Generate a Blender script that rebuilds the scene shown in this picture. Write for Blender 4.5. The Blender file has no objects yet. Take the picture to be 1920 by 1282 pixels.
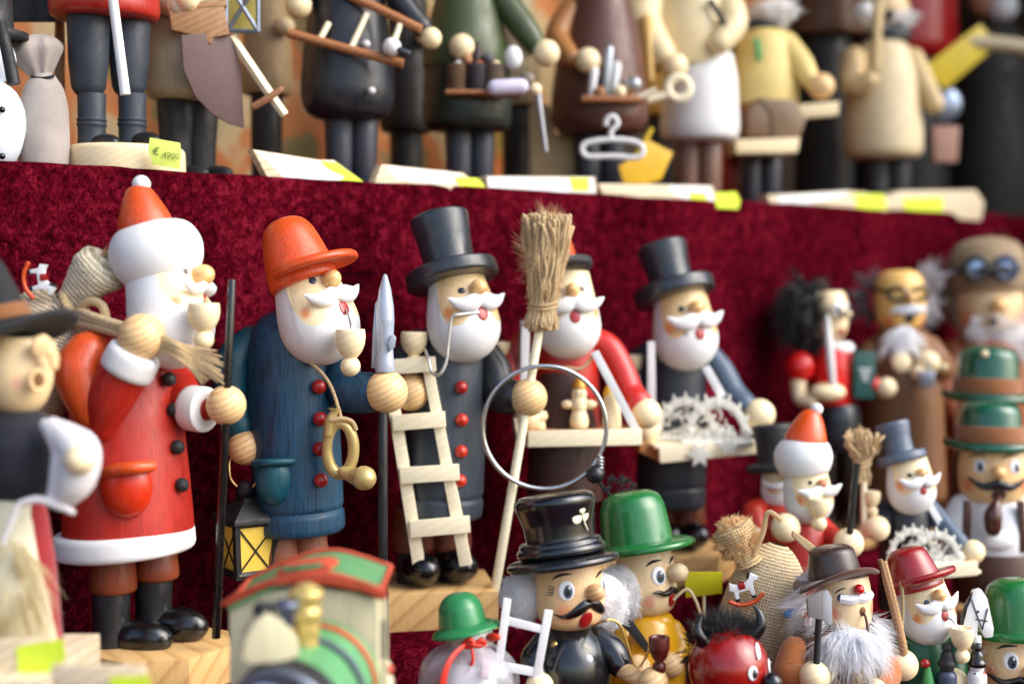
import bpy, bmesh, math, random
from mathutils import Vector as V, Matrix
random.seed(7)
R = math.radians
SC = bpy.context.scene
COL = SC.collection

# ---------------------------------------------------------------- camera, sky, sun, exposure
F = 1920 * 50 / 36            # focal length in photo pixels
ZC = 0.40                     # camera height
PITCH = math.atan((641 - 525) / F)
cam_d = bpy.data.cameras.new('camera'); cam = bpy.data.objects.new('camera', cam_d); COL.objects.link(cam)
cam.location = (0, 0, ZC); cam.rotation_euler = (R(90) - PITCH, 0, 0)
cam_d.lens = 50; cam_d.sensor_width = 36; cam_d.clip_start = 0.02; cam_d.clip_end = 50
cam_d.dof.use_dof = True; cam_d.dof.focus_distance = 0.872; cam_d.dof.aperture_fstop = 3.2
SC.camera = cam
world = bpy.data.worlds.new('World'); SC.world = world; world.use_nodes = True
wn = world.node_tree.nodes; wl = world.node_tree.links
SUN_EL, SUN_AZ = 40, 108      # azimuth clockwise from +Y (view direction): front right of the stall
sky = wn.new('ShaderNodeTexSky'); sky.sky_type = 'NISHITA'; sky.sun_disc = False
sky.sun_elevation = R(SUN_EL); sky.sun_rotation = R(SUN_AZ); sky.air_density = 1.0; sky.dust_density = 3.0; sky.ozone_density = 0.6
wl.new(sky.outputs[0], wn['Background'].inputs[0]); wn['Background'].inputs[1].default_value = 0.15
sun_d = bpy.data.lights.new('sun', 'SUN'); sun = bpy.data.objects.new('sun', sun_d); COL.objects.link(sun)
sun_d.energy = 1.2; sun_d.angle = R(60); sun_d.color = (0.88, 0.95, 1.0)
sdir = V((math.sin(R(SUN_AZ)) * math.cos(R(SUN_EL)), math.cos(R(SUN_AZ)) * math.cos(R(SUN_EL)), math.sin(R(SUN_EL))))
sun.rotation_euler = sdir.to_track_quat('Z', 'Y').to_euler(); sun.location = sdir * 3
vs = SC.view_settings
vs.view_transform = 'Standard'; vs.look = 'None'; vs.gamma = 1; vs.use_curve_mapping = False; vs.exposure = 1.1
SC.cycles.use_denoising = True

# ---------------------------------------------------------------- geometry helpers
def at(u, v, Y):
    """world point seen at photo pixel (u, v) on the vertical plane y = Y"""
    x = (u - 960) / F; yu = -(v - 641) / F
    cp, sp = math.cos(PITCH), math.sin(PITCH)
    d = V((x, cp + yu * sp, -sp + yu * cp))
    return V((0, 0, ZC)) + d * (Y / d.y)
SA = R(39.8)                                   # the stall runs away to the right at this angle
SD = V((math.cos(SA), math.sin(SA), 0)); SN = V((math.sin(SA), -math.cos(SA), 0))
P0 = at(265, 525, 0.90); P0.z = 0
ZU, ZM, ZL = ZC + 0.0700, ZC - 0.234, ZC - 0.292
def yl(u, off):
    """depth of photo column u on the line running 'off' metres behind the velvet riser"""
    x = (u - 960) / F; q = P0 - SN * off
    t = (x * q.y - q.x) / (SD.x - x * SD.y)
    return q.y + t * SD.y
def shelf(s, off, z): 
    p = P0 + SD * s - SN * off; return V((p.x, p.y, z))

def lin(c):
    return tuple((x / 255 / 12.92 if x <= 10 else ((x / 255 + .055) / 1.055) ** 2.4) for x in c)
_M = {}
def newmat(key):
    m = bpy.data.materials.new(key); m.use_nodes = True; m.use_backface_culling = False
    n = m.node_tree.nodes; return m, n, m.node_tree.links, n['Principled BSDF']
def _map(n, l, scale, rnd=True, coord='Object', rot=(0, 0, 0)):
    tc = n.new('ShaderNodeTexCoord'); mp = n.new('ShaderNodeMapping'); mp.inputs['Scale'].default_value = scale
    mp.inputs['Rotation'].default_value = rot
    l.new(tc.outputs[coord], mp.inputs['Vector'])
    if rnd:
        oi = n.new('ShaderNodeObjectInfo'); ml = n.new('ShaderNodeMath'); ml.operation = 'MULTIPLY'; ml.inputs[1].default_value = 37
        l.new(oi.outputs['Random'], ml.inputs[0]); l.new(ml.outputs[0], mp.inputs['Location'])
    return mp.outputs[0]
def _noise(n, l, vec, scale=1, detail=4, rough=.55, dist=0):
    t = n.new('ShaderNodeTexNoise'); t.inputs['Scale'].default_value = scale; t.inputs['Detail'].default_value = detail
    t.inputs['Roughness'].default_value = rough; t.inputs['Distortion'].default_value = dist
    l.new(vec, t.inputs['Vector']); return t.outputs['Fac']
def _ramp(n, l, fac, stops):
    r = n.new('ShaderNodeValToRGB'); e = r.color_ramp.elements
    while len(e) < len(stops): e.new(.5)
    for i, (p, c) in enumerate(stops):
        e[i].position = p; e[i].color = (*c, 1)
    l.new(fac, r.inputs[0]); return r.outputs[0]
def _mix(n, l, fac, a, b, mode='MIX'):
    m = n.new('ShaderNodeMix'); m.data_type = 'RGBA'; m.blend_type = mode
    for s, x in ((m.inputs[0], fac), (m.inputs[6], a), (m.inputs[7], b)):
        if hasattr(x, 'is_linked') or hasattr(x, 'links'): l.new(x, s)
        elif isinstance(x, (int, float)): s.default_value = x
        else: s.default_value = (*x, 1)
    return m.outputs[2]
def _bump(n, l, b, h, strength, dist):
    bp = n.new('ShaderNodeBump'); bp.inputs['Strength'].default_value = strength; bp.inputs['Distance'].default_value = dist
    l.new(h, bp.inputs['Height']); l.new(bp.outputs[0], b.inputs['Normal'])
def paint(c, rough=.42, grain=.16, coat=0, metal=0, stain=0):
    """turned wood under paint or stain: vertical grain, light mottling, slight roughness change"""
    k = ('paint', c, rough, grain, coat, metal, stain)
    if k in _M: return _M[k]
    m, n, l, b = newmat('paint_%d_%d_%d' % c); a = lin(c)
    g = _noise(n, l, _map(n, l, (900, 900, 45)), 1, 5)
    lo = tuple(x * (1 - 2.2 * grain) for x in a); hi = tuple(min(1, x * (1 + grain)) for x in a)
    col = _ramp(n, l, g, [(.3, lo), (.52, a), (.75, hi)])
    w = _noise(n, l, _map(n, l, (70, 70, 70)), 1, 3)
    col = _mix(n, l, .22, col, _ramp(n, l, w, [(.3, tuple(x * .72 for x in a)), (.7, tuple(min(1, x * 1.15) for x in a))]))
    sp = _noise(n, l, _map(n, l, (2600, 2600, 2600)), 1, 2); sm = _noise(n, l, _map(n, l, (160, 160, 90)), 1, 4, .65)
    dm = n.new('ShaderNodeMapRange'); l.new(sp, dm.inputs[0]); dm.inputs[1].default_value = .68; dm.inputs[2].default_value = .78; dm.inputs[4].default_value = .16 if sum(a) < 1.0 else .04
    col = _mix(n, l, dm.outputs[0], col, (.42, .40, .37))
    l.new(col, b.inputs['Base Color'])
    rr = n.new('ShaderNodeMapRange'); l.new(sm, rr.inputs[0]); rr.inputs[1].default_value = .3; rr.inputs[2].default_value = .7; rr.inputs[3].default_value = rough * .7; rr.inputs[4].default_value = min(1, rough * 1.5)
    cr = n.new('ShaderNodeMapRange'); l.new(sm, cr.inputs[0]); cr.inputs[1].default_value = .3; cr.inputs[2].default_value = .75; cr.inputs[3].default_value = .06; cr.inputs[4].default_value = .3; l.new(cr.outputs[0], b.inputs['Coat Roughness'])
    l.new(rr.outputs[0], b.inputs['Roughness'])
    b.inputs['Coat Weight'].default_value = coat; b.inputs['Metallic'].default_value = metal
    _bump(n, l, b, g, .12 + grain * .6, .0004)
    _M[k] = m; return m
def wood(c, c2=None, ring=.0028, rough=.46, rot=(0, 0, 0), coat=.1, dist=1.6):
    k = ('wood', c, c2, ring, rough, rot, dist)
    if k in _M: return _M[k]
    c2 = c2 or tuple(int(x * .78) for x in c)
    m, n, l, b = newmat('wood_%d_%d_%d' % c)
    vec = _map(n, l, (1, 1, 1), rot=(rot[0] + R(14), rot[1] + R(24), rot[2]))
    w = n.new('ShaderNodeTexWave'); w.wave_type = 'BANDS'; w.bands_direction = 'Z'; w.wave_profile = 'SAW'
    w.inputs['Scale'].default_value = .314 / ring; w.inputs['Distortion'].default_value = dist; w.inputs['Detail'].default_value = 2
    w.inputs['Detail Scale'].default_value = .25
    l.new(vec, w.inputs['Vector'])
    f = _noise(n, l, _map(n, l, (1200, 1200, 90)), 1, 4)
    a, a2 = lin(c), lin(c2)
    col = _ramp(n, l, w.outputs['Fac'], [(0, a), (.55, a), (.88, a2), (1, a)])
    col = _mix(n, l, .25, col, _ramp(n, l, f, [(.35, a2), (.65, tuple(min(1, x * 1.12) for x in a))]))
    l.new(col, b.inputs['Base Color']); b.inputs['Roughness'].default_value = rough; b.inputs['Coat Weight'].default_value = coat
    b.inputs['Coat Roughness'].default_value = .25
    _bump(n, l, b, f, .15, .0003); _M[k] = m; return m
def facewood(c, cheeks, cheek_c=(232, 128, 40), rad=.006):
    """bare limewood face with two rouged cheeks (pigment) at object-space points"""
    m, n, l, b = newmat('face_wood'); a = lin(c)
    f = _noise(n, l, _map(n, l, (900, 900, 60)), 1, 4)
    col = _ramp(n, l, f, [(.3, tuple(x * .86 for x in a)), (.7, tuple(min(1, x * 1.08) for x in a))])
    tc = n.new('ShaderNodeTexCoord')
    for p in cheeks:
        d = n.new('ShaderNodeVectorMath'); d.operation = 'DISTANCE'; l.new(tc.outputs['Object'], d.inputs[0]); d.inputs[1].default_value = p
        r = n.new('ShaderNodeMapRange'); r.interpolation_type = 'SMOOTHSTEP'; l.new(d.outputs['Value'], r.inputs[0])
        r.inputs[1].default_value = rad * .25; r.inputs[2].default_value = rad * 1.35; r.inputs[3].default_value = .8; r.inputs[4].default_value = 0
        col = _mix(n, l, r.outputs[0], col, lin(cheek_c))
    l.new(col, b.inputs['Base Color']); b.inputs['Roughness'].default_value = .42; b.inputs['Coat Weight'].default_value = .15
    _bump(n, l, b, f, .12, .0003); return m
def metal(c, rough=.3, m_=1.0):
    k = ('metal', c, rough, m_)
    if k in _M: return _M[k]
    m, n, l, b = newmat('metal_%d_%d_%d' % c)
    f = _noise(n, l, _map(n, l, (300, 300, 300)), 1, 4)
    a = lin(c); l.new(_ramp(n, l, f, [(.3, tuple(x * .8 for x in a)), (.7, a)]), b.inputs['Base Color'])
    b.inputs['Metallic'].default_value = m_; b.inputs['Roughness'].default_value = rough
    _bump(n, l, b, f, .08, .0003); _M[k] = m; return m
def cloth(c, rough=.9, scale=1500, sheen=.3, grain=.25):
    k = ('cloth', c, rough, scale, sheen)
    if k in _M: return _M[k]
    m, n, l, b = newmat('cloth_%d_%d_%d' % c); a = lin(c)
    f = _noise(n, l, _map(n, l, (scale,) * 3), 1, 3); g = _noise(n, l, _map(n, l, (60, 60, 60)), 1, 4)
    col = _ramp(n, l, f, [(.3, tuple(x * (1 - grain) for x in a)), (.7, tuple(min(1, x * (1 + grain * .6)) for x in a))])
    col = _mix(n, l, .3, col, _ramp(n, l, g, [(.3, tuple(x * .6 for x in a)), (.7, tuple(min(1, x * 1.2) for x in a))]))
    l.new(col, b.inputs['Base Color']); b.inputs['Roughness'].default_value = rough; b.inputs['Sheen Weight'].default_value = sheen
    _bump(n, l, b, f, .4, .0004); _M[k] = m; return m
def fibre(c, rough=.75):
    k = ('fibre', c)
    if k in _M: return _M[k]
    m, n, l, b = newmat('fibre_%d_%d_%d' % c); a = lin(c)
    f = _noise(n, l, _map(n, l, (500, 500, 500)), 1, 3)
    l.new(_ramp(n, l, f, [(.25, tuple(x * (.55 if sum(a) < 1.6 else .88) for x in a)), (.6, a), (.8, tuple(min(1, x * 1.2) for x in a))]), b.inputs['Base Color'])
    b.inputs['Roughness'].default_value = rough; b.inputs['Sheen Weight'].default_value = .2
    _bump(n, l, b, f, .3, .0004)
    if sum(a) > 1.6:      # pale hair lets light through
        tl = n.new('ShaderNodeBsdfTranslucent'); tl.inputs[0].default_value = (*a, 1); ms = n.new('ShaderNodeMixShader'); ms.inputs[0].default_value = .5
        l.new(b.outputs[0], ms.inputs[1]); l.new(tl.outputs[0], ms.inputs[2]); l.new(ms.outputs[0], n['Material Output'].inputs['Surface'])
    _M[k] = m; return m
def burlap(c=(226, 208, 176), pitch=.0019):
    k = ('burlap', c, pitch)
    if k in _M: return _M[k]
    m, n, l, b = newmat('burlap'); a = lin(c)
    tc = n.new('ShaderNodeTexCoord'); hs = []
    nz = n.new('ShaderNodeTexNoise'); nz.inputs['Scale'].default_value = 220; l.new(tc.outputs['UV'], nz.inputs['Vector'])
    sc = n.new('ShaderNodeVectorMath'); sc.operation = 'MULTIPLY_ADD'; l.new(nz.outputs['Color'], sc.inputs[0]); sc.inputs[1].default_value = (.0009,) * 3; l.new(tc.outputs['UV'], sc.inputs[2])
    for dr in 'XY':
        w = n.new('ShaderNodeTexWave'); w.wave_type = 'BANDS'; w.bands_direction = dr; w.inputs['Scale'].default_value = .314 / pitch
        w.inputs['Distortion'].default_value = .8; w.inputs['Detail Scale'].default_value = 2
        l.new(sc.outputs[0], w.inputs['Vector']); hs.append(w.outputs['Fac'])
    mx = n.new('ShaderNodeMath'); mx.operation = 'MAXIMUM'; l.new(hs[0], mx.inputs[0]); l.new(hs[1], mx.inputs[1])
    f = _noise(n, l, _map(n, l, (350, 350, 350)), 1, 4)
    col = _ramp(n, l, mx.outputs[0], [(.35, tuple(x * .28 for x in a)), (.72, a)])
    col = _mix(n, l, .3, col, _ramp(n, l, f, [(.3, tuple(x * .5 for x in a)), (.7, tuple(min(1, x * 1.25) for x in a))]))
    l.new(col, b.inputs['Base Color']); b.inputs['Roughness'].default_value = .9
    _bump(n, l, b, mx.outputs[0], .9, .0008); _M[k] = m; return m
def velvet():
    if 'velvet' in _M: return _M['velvet']
    m, n, l, b = newmat('crushed_velvet')
    vec = _map(n, l, (1, 1, 1), rnd=False)
    wv = _noise(n, l, vec, 150, 6, .68, .6); st = _noise(n, l, _map(n, l, (470, 470, 330), False), 1, 6, .74, .8)
    gr = _noise(n, l, vec, 1700, 2); big = _noise(n, l, _map(n, l, (14, 14, 7), False), 1, 3)
    a = n.new('ShaderNodeMath'); a.operation = 'MULTIPLY_ADD'; l.new(st, a.inputs[0]); a.inputs[1].default_value = .75; l.new(wv, a.inputs[2])
    a2 = n.new('ShaderNodeMath'); a2.operation = 'MULTIPLY_ADD'; l.new(gr, a2.inputs[0]); a2.inputs[1].default_value = .40; l.new(a.outputs[0], a2.inputs[2])
    a3 = n.new('ShaderNodeMath'); a3.operation = 'MULTIPLY_ADD'; l.new(big, a3.inputs[0]); a3.inputs[1].default_value = .42; l.new(a2.outputs[0], a3.inputs[2])
    mr = n.new('ShaderNodeMapRange'); l.new(a3.outputs[0], mr.inputs[0]); mr.inputs[1].default_value = 1.02; mr.inputs[2].default_value = 1.55
    col = _ramp(n, l, mr.outputs[0], [(.08, (.014, .0005, .0019)), (.40, (.050, .0014, .0054)), (.62, (.098, .0030, .0105)), (.92, (.20, .011, .027))])
    l.new(col, b.inputs['Base Color']); b.inputs['Roughness'].default_value = .7
    b.inputs['Sheen Weight'].default_value = 0; b.inputs['Sheen Roughness'].default_value = .35; b.inputs['Sheen Tint'].default_value = (.9, .2, .32, 1)
    b.inputs['Specular IOR Level'].default_value = 0
    _bump(n, l, b, a2.outputs[0], .7, .0024); _M['velvet'] = m; return m
def film():
    if 'film' in _M: return _M['film']
    m, n, l, b = newmat('clear_bag_film')
    o = n['Material Output']; tr = n.new('ShaderNodeBsdfTransparent'); tr.inputs[0].default_value = (.93, .93, .96, 1)
    f = _noise(n, l, _map(n, l, (55, 55, 25)), 1, 3, .5, .8)
    b.inputs['Base Color'].default_value = (.72, .72, .78, 1); b.inputs['Roughness'].default_value = .22; b.inputs['Specular IOR Level'].default_value = .8
    mr = n.new('ShaderNodeMapRange'); l.new(f, mr.inputs[0]); mr.inputs[1].default_value = .3; mr.inputs[2].default_value = .7; mr.inputs[3].default_value = .22; mr.inputs[4].default_value = .58
    ms = n.new('ShaderNodeMixShader'); l.new(mr.outputs[0], ms.inputs[0]); l.new(tr.outputs[0], ms.inputs[1]); l.new(b.outputs[0], ms.inputs[2])
    l.new(ms.outputs[0], o.inputs['Surface']); _bump(n, l, b, f, .5, .003); _M['film'] = m; return m
def glow(c, s):
    m, n, l, b = newmat('lit_bulb'); b.inputs['Base Color'].default_value = (*lin(c), 1)
    b.inputs['Emission Color'].default_value = (*lin(c), 1); b.inputs['Emission Strength'].default_value = s; return m

def catmull(pts, sub):
    if len(pts) < 3 or sub < 2: return list(pts)
    out = []; n = len(pts)
    for i in range(n - 1):
        p0, p1, p2, p3 = pts[max(0, i - 1)], pts[i], pts[i + 1], pts[min(n - 1, i + 2)]
        for j in range(sub):
            t = j / sub
            out.append(tuple(.5 * (2 * b + (c - a) * t + (2 * a - 5 * b + 4 * c - d) * t * t + (3 * b - a - 3 * c + d) * t ** 3) for a, b, c, d in zip(p0, p1, p2, p3)))
    out.append(tuple(pts[-1])); return out
def rounded(prof, rc):
    if rc <= 0: return list(prof)
    out = [prof[0]]
    for a, b, c in zip(prof, prof[1:], prof[2:]):
        va, vc = (a[0] - b[0], a[1] - b[1]), (c[0] - b[0], c[1] - b[1]); la, lc = math.hypot(*va), math.hypot(*vc)
        if la < 1e-6 or lc < 1e-6: out.append(b); continue
        ra, rr = min(rc, la * .45), min(rc, lc * .45)
        p, q = (b[0] + va[0] / la * ra, b[1] + va[1] / la * ra), (b[0] + vc[0] / lc * rr, b[1] + vc[1] / lc * rr)
        out += [p, tuple(.25 * x + .5 * y + .25 * z for x, y, z in zip(p, b, q)), q]
    out.append(prof[-1]); return out

def mk(name, mat, verts, faces, parent=None, mw=None, smooth=38, uvs=None, merge=False):
    """one mesh object from world-space vertices, stored in the frame mw (the thing's root)"""
    me = bpy.data.meshes.new(name); inv = mw.inverted() if mw else Matrix()
    me.from_pydata([tuple(inv @ V(v)) for v in verts], [], faces)
    if uvs:
        ul = me.uv_layers.new(name='UVMap')
        for lp in me.loops: ul.data[lp.index].uv = uvs[lp.vertex_index]
    bm = bmesh.new(); bm.from_mesh(me)
    if merge: bmesh.ops.remove_doubles(bm, verts=bm.verts, dist=2e-6)
    if len(bm.faces) > 1: bmesh.ops.recalc_face_normals(bm, faces=bm.faces)
    bm.to_mesh(me); bm.free()
    for p in me.polygons: p.use_smooth = smooth > 0
    if smooth > 0: me.set_sharp_from_angle(angle=R(smooth))
    me.materials.append(mat)
    o = bpy.data.objects.new(name, me); COL.objects.link(o)
    if parent: o.parent = parent
    elif mw: o.matrix_world = mw
    return o
def structure(name, o): o['kind'] = 'structure'; return o

class T:
    """one thing: an Empty at its base; photo-pixel coordinates (u, v) at depth Y, dy pixels behind it"""
    def __init__(s, name, label, cat, u, Y, z=None, phi=0, group=None, v=None):
        s.Y = Y; s.k = Y / F
        if v is not None: loc = at(u, v, Y); 
        else:
            zc = Y * math.cos(PITCH) + (ZC - z) * math.sin(PITCH); loc = V(((u - 960) / F * zc, Y, z))
        s.u = u; s.vf = s.v_of(loc.z)
        s.rz = R(phi) - math.atan((u - 960) / F); s.f = V((math.sin(s.rz), -math.cos(s.rz), 0)); s.sd = V((math.cos(s.rz), math.sin(s.rz), 0))
        s.mw = Matrix.Translation(loc) @ Matrix.Rotation(s.rz, 4, 'Z')
        s.root = bpy.data.objects.new(name, None); COL.objects.link(s.root); s.root.matrix_world = s.mw; s.root.empty_display_size = .01
        s.root['label'] = label; s.root['category'] = cat
        if group: s.root['group'] = group
    def v_of(s, z):
        cp, sp = math.cos(PITCH), math.sin(PITCH); h = z - ZC
        return 641 - F * (s.Y * sp + h * cp) / (s.Y * cp - h * sp)
    voff = 0
    def P(s, u, v, dy=0): return at(u, v + s.voff, s.Y + dy * s.k)
    def p3(s, p): return p if isinstance(p, V) else s.P(*p)
    def L(s, w): return s.mw.inverted() @ w
    def mk(s, name, mat, verts, faces, parent=None, **kw): return mk(name, mat, verts, faces, parent or s.root, s.mw, **kw)
    def axis(s, ax, dy=0):
        """ax = (u, v, tilt, lean): image tilt (top to the left) and backward lean in degrees"""
        u, v, ti, le, d5 = (tuple(ax) + (0, 0, 0))[:5] if len(ax) < 5 else ax; dy = dy + d5
        f = lambda vv: s.P(u + (vv - v) * math.tan(R(ti)), vv, dy + (v - vv) * math.tan(R(le)))
        a = (f(v - 50) - f(v + 50)).normalized()
        e1 = (s.f - a * s.f.dot(a)).normalized(); return f, a, e1, a.cross(e1)
    def lathe(s, name, mat, ax, prof, dy=0, sm=False, rc=2.0, seg=40, rot=0, parent=None, uv=False, flat=False, sq=(1, 1), sub=5):
        f, a, e1, e2 = s.axis(ax, dy); k = s.k
        prof = [(p[0], max(0, p[1])) for p in (catmull(prof, sub) if sm else rounded(prof, rc))]
        vs, fs, uvs = [], [], []; rm = max(p[1] for p in prof)
        for (v, r) in prof:
            c = f(v)
            for i in range(seg + (1 if uv else 0)):
                t = rot and R(rot) or 0; t += 2 * math.pi * i / seg
                vs.append(c + (e1 * math.cos(t) * sq[0] + e2 * math.sin(t) * sq[1]) * r * k); uvs.append((rm * k * 2 * math.pi * i / seg, -v * k))
        w = seg + (1 if uv else 0)
        for j in range(len(prof) - 1):
            for i in range(seg):
                i2 = i + 1 if uv else (i + 1) % seg
                fs.append((j * w + i, j * w + i2, (j + 1) * w + i2, (j + 1) * w + i))
        return s.mk(name, mat, vs, fs, parent, merge=not uv, uvs=uvs if uv else None, smooth=30 if flat else 40)
    def ell(s, name, mat, c, e, seg=24, rings=14, parent=None, floor=None):
        """ellipsoid at c with three half-axis vectors e (metres)"""
        c = s.p3(c); vs, fs = [], []
        for j in range(rings + 1):
            p = math.pi * j / rings
            for i in range(seg):
                t = 2 * math.pi * i / seg
                w = c + e[0] * math.cos(t) * math.sin(p) + e[1] * math.sin(t) * math.sin(p) + e[2] * math.cos(p)
                if floor is not None and w.z < floor: w.z = floor
                vs.append(w)
        for j in range(rings):
            for i in range(seg): fs.append((j * seg + i, j * seg + (i + 1) % seg, (j + 1) * seg + (i + 1) % seg, (j + 1) * seg + i))
        return s.mk(name, mat, vs, fs, parent, merge=True, smooth=60)
    def ball(s, name, mat, u, v, r, dy=0, sc=(1, 1, 1), roll=0, parent=None, floor=None, seg=24):
        """r px; sc = (sideways in image, depth, up); roll rotates in the image plane (clockwise degrees)"""
        k = s.k * r; c, d = math.cos(R(roll)), math.sin(R(roll))
        return s.ell(name, mat, (u, v, dy), (V((c, 0, -d)) * k * sc[0], V((0, 1, 0)) * k * sc[1], V((d, 0, c)) * k * sc[2]), seg=seg, parent=parent, floor=floor)
    def fell(s, name, mat, u, v, dy, side, fwd, up, parent=None, floor=None, tip=0):
        """ellipsoid in the figure's own frame (px half sizes)"""
        k = s.k; z = V((0, 0, 1)); f = (s.f * math.cos(R(tip)) + z * math.sin(R(tip))); zz = s.sd.cross(f) * -1
        return s.ell(name, mat, (u, v, dy), (s.sd * side * k, f * fwd * k, zz * up * k), parent=parent, floor=floor)
    def dot(s, name, mat, c, nrm, ru, rv, th=2, roll=0, parent=None, up=V((0, 0, 1))):
        k = s.k; nrm = nrm.normalized(); x = up.cross(nrm).normalized(); y = nrm.cross(x)
        a, b = math.cos(R(roll)), math.sin(R(roll))
        return s.ell(name, mat, c, ((x * a + y * b) * ru * k, nrm * th * k, (y * a - x * b) * rv * k), seg=20, rings=10, parent=parent)
    def tube(s, name, mat, pts, r, sub=6, n=10, closed=False, round_=False, parent=None, flatz=1.0, taper=None):
        P = [s.p3(p) for p in pts]; m = len(P); rr = list(r) if isinstance(r, (list, tuple)) else [r] * m
        if closed:
            ext = [(*P[(i) % m], rr[i % m]) for i in range(-1, m + 2)]; q = catmull(ext, sub); q = q[sub:sub * (m + 1)]
        else: q = catmull([(*p, x) for p, x in zip(P, rr)], sub)
        pts = [V(x[:3]) for x in q]; rad = [x[3] * s.k for x in q]
        if round_ and not closed:
            for end in (0, 1):
                i0, i1 = (0, 1) if end == 0 else (-1, -2)
                d = (pts[i0] - pts[i1]).normalized(); r0 = rad[i0]; p0 = pts[i0]
                add = [(p0 + d * r0 * math.sin(R(a)), max(r0 * math.cos(R(a)), r0 * .02)) for a in (25, 50, 70, 89)]
                if end == 0:
                    for p, x in add: pts.insert(0, p); rad.insert(0, x)
                else:
                    for p, x in add: pts.append(p); rad.append(x)
        N = len(pts); vs, fs = [], []
        tan = [((pts[(i + 1) % N] if closed or i < N - 1 else pts[i]) - (pts[i - 1] if closed or i > 0 else pts[i])).normalized() for i in range(N)]
        h = V((0, 1, 0)) if abs(tan[0].y) < .9 else V((0, 0, 1)); nx = (h - tan[0] * h.dot(tan[0])).normalized()
        for i in range(N):
            nx = (nx - tan[i] * nx.dot(tan[i])).normalized(); by = tan[i].cross(nx)
            for j in range(n):
                a = 2 * math.pi * j / n; vs.append(pts[i] + (nx * math.cos(a) * flatz + by * math.sin(a)) * rad[i])
        for i in range(N if closed else N - 1):
            for j in range(n):
                i2 = (i + 1) % N; fs.append((i * n + j, i * n + (j + 1) % n, i2 * n + (j + 1) % n, i2 * n + j))
        if not closed: fs += [tuple(range(n - 1, -1, -1)), tuple(range((N - 1) * n, N * n))]
        return s.mk(name, mat, vs, fs, parent, smooth=50)
    def slab(s, name, mat, pts, dy=0, th=10, yaw=0, bev=1.2, parent=None, uc=None, hole=None):
        """photo-pixel outline on an upright plane turned by yaw, th px thick (backwards)"""
        uc = uc if uc is not None else sum(p[0] for p in pts) / len(pts); ty = math.tan(R(yaw))
        fr = [s.P(p[0], p[1], dy + (p[0] - uc) * ty + (p[2] if len(p) > 2 else 0)) for p in pts]
        bk = V((-math.sin(R(yaw)), math.cos(R(yaw)), 0)) * th * s.k; n = len(fr)
        vs = fr + [p + bk for p in fr]
        fs = [tuple(range(n)), tuple(range(2 * n - 1, n - 1, -1))] + [(i, i + n, (i + 1) % n + n, (i + 1) % n) for i in range(n)]
        o = s.mk(name, mat, vs, fs, parent, smooth=0)
        if bev:
            bm = bmesh.new(); bm.from_mesh(o.data)
            bmesh.ops.bevel(bm, geom=[e for e in bm.edges if len(e.link_faces) == 2 and e.calc_face_angle(0) > .6], offset=bev * s.k, segments=2, affect='EDGES', profile=.6)
            bm.to_mesh(o.data); bm.free()
            for p in o.data.polygons: p.use_smooth = True
            o.data.set_sharp_from_angle(angle=R(32))
        return o
    def box(s, name, mat, c, size, yaw=0, bev=1.2, parent=None, roll=0):
        """box centred on (u, v, dy), size px (width, depth, height), turned by yaw, rolled in its own face plane"""
        c = s.p3(c); a = R(yaw); x = V((math.cos(a), math.sin(a), 0)); y = V((-math.sin(a), math.cos(a), 0)); z = V((0, 0, 1))
        if roll: cr, sr = math.cos(R(roll)), math.sin(R(roll)); x, z = x * cr - z * sr, z * cr + x * sr
        h = [q * s.k / 2 for q in size]; vs = [c + x * h[0] * i + y * h[1] * j + z * h[2] * m for m in (-1, 1) for j in (-1, 1) for i in (-1, 1)]
        o = s.mk(name, mat, vs, [(0, 2, 3, 1), (4, 5, 7, 6), (0, 1, 5, 4), (2, 6, 7, 3), (0, 4, 6, 2), (1, 3, 7, 5)], parent, smooth=0)
        if bev:
            bm = bmesh.new(); bm.from_mesh(o.data)
            bmesh.ops.bevel(bm, geom=list(bm.edges), offset=bev * s.k, segments=2, affect='EDGES', profile=.6); bm.to_mesh(o.data); bm.free()
            for p in o.data.polygons: p.use_smooth = True
            o.data.set_sharp_from_angle(angle=R(32))
        return o
    def brim(s, name, mat, ax, v, rin, rout, th, lift=lambda a: 0, dy=0, parent=None, n=48, pw=1.5):
        """hat brim round axis ax at photo height v; rout and lift are functions of the angle from the front (radians)"""
        f, a, e1, e2 = s.axis(ax, dy); c = f(v); k = s.k; vs, fs = [], []
        for i in range(n):
            t = 2 * math.pi * i / n; d = e1 * math.cos(t) + e2 * math.sin(t); tt = (t + math.pi) % (2 * math.pi) - math.pi
            ro = rout(tt) if callable(rout) else rout; lf = lift(tt)
            loop = [(0, .5), (.35, .5), (.7, .48), (.93, .42), (.985, .25), (1, 0), (.985, -.25), (.93, -.42), (.7, -.48), (.35, -.5), (0, -.5)]
            for q, h in loop:
                r = rin + (ro - rin) * q; vs.append(c + d * r * k + a * (h * th + lf * q ** pw) * k)
        m = 11
        for i in range(n):
            for j in range(m):
                i2, j2 = (i + 1) % n, (j + 1) % m; fs.append((i * m + j, i2 * m + j, i2 * m + j2, i * m + j2))
        return s.mk(name, mat, vs, fs, parent, smooth=50)
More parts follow.
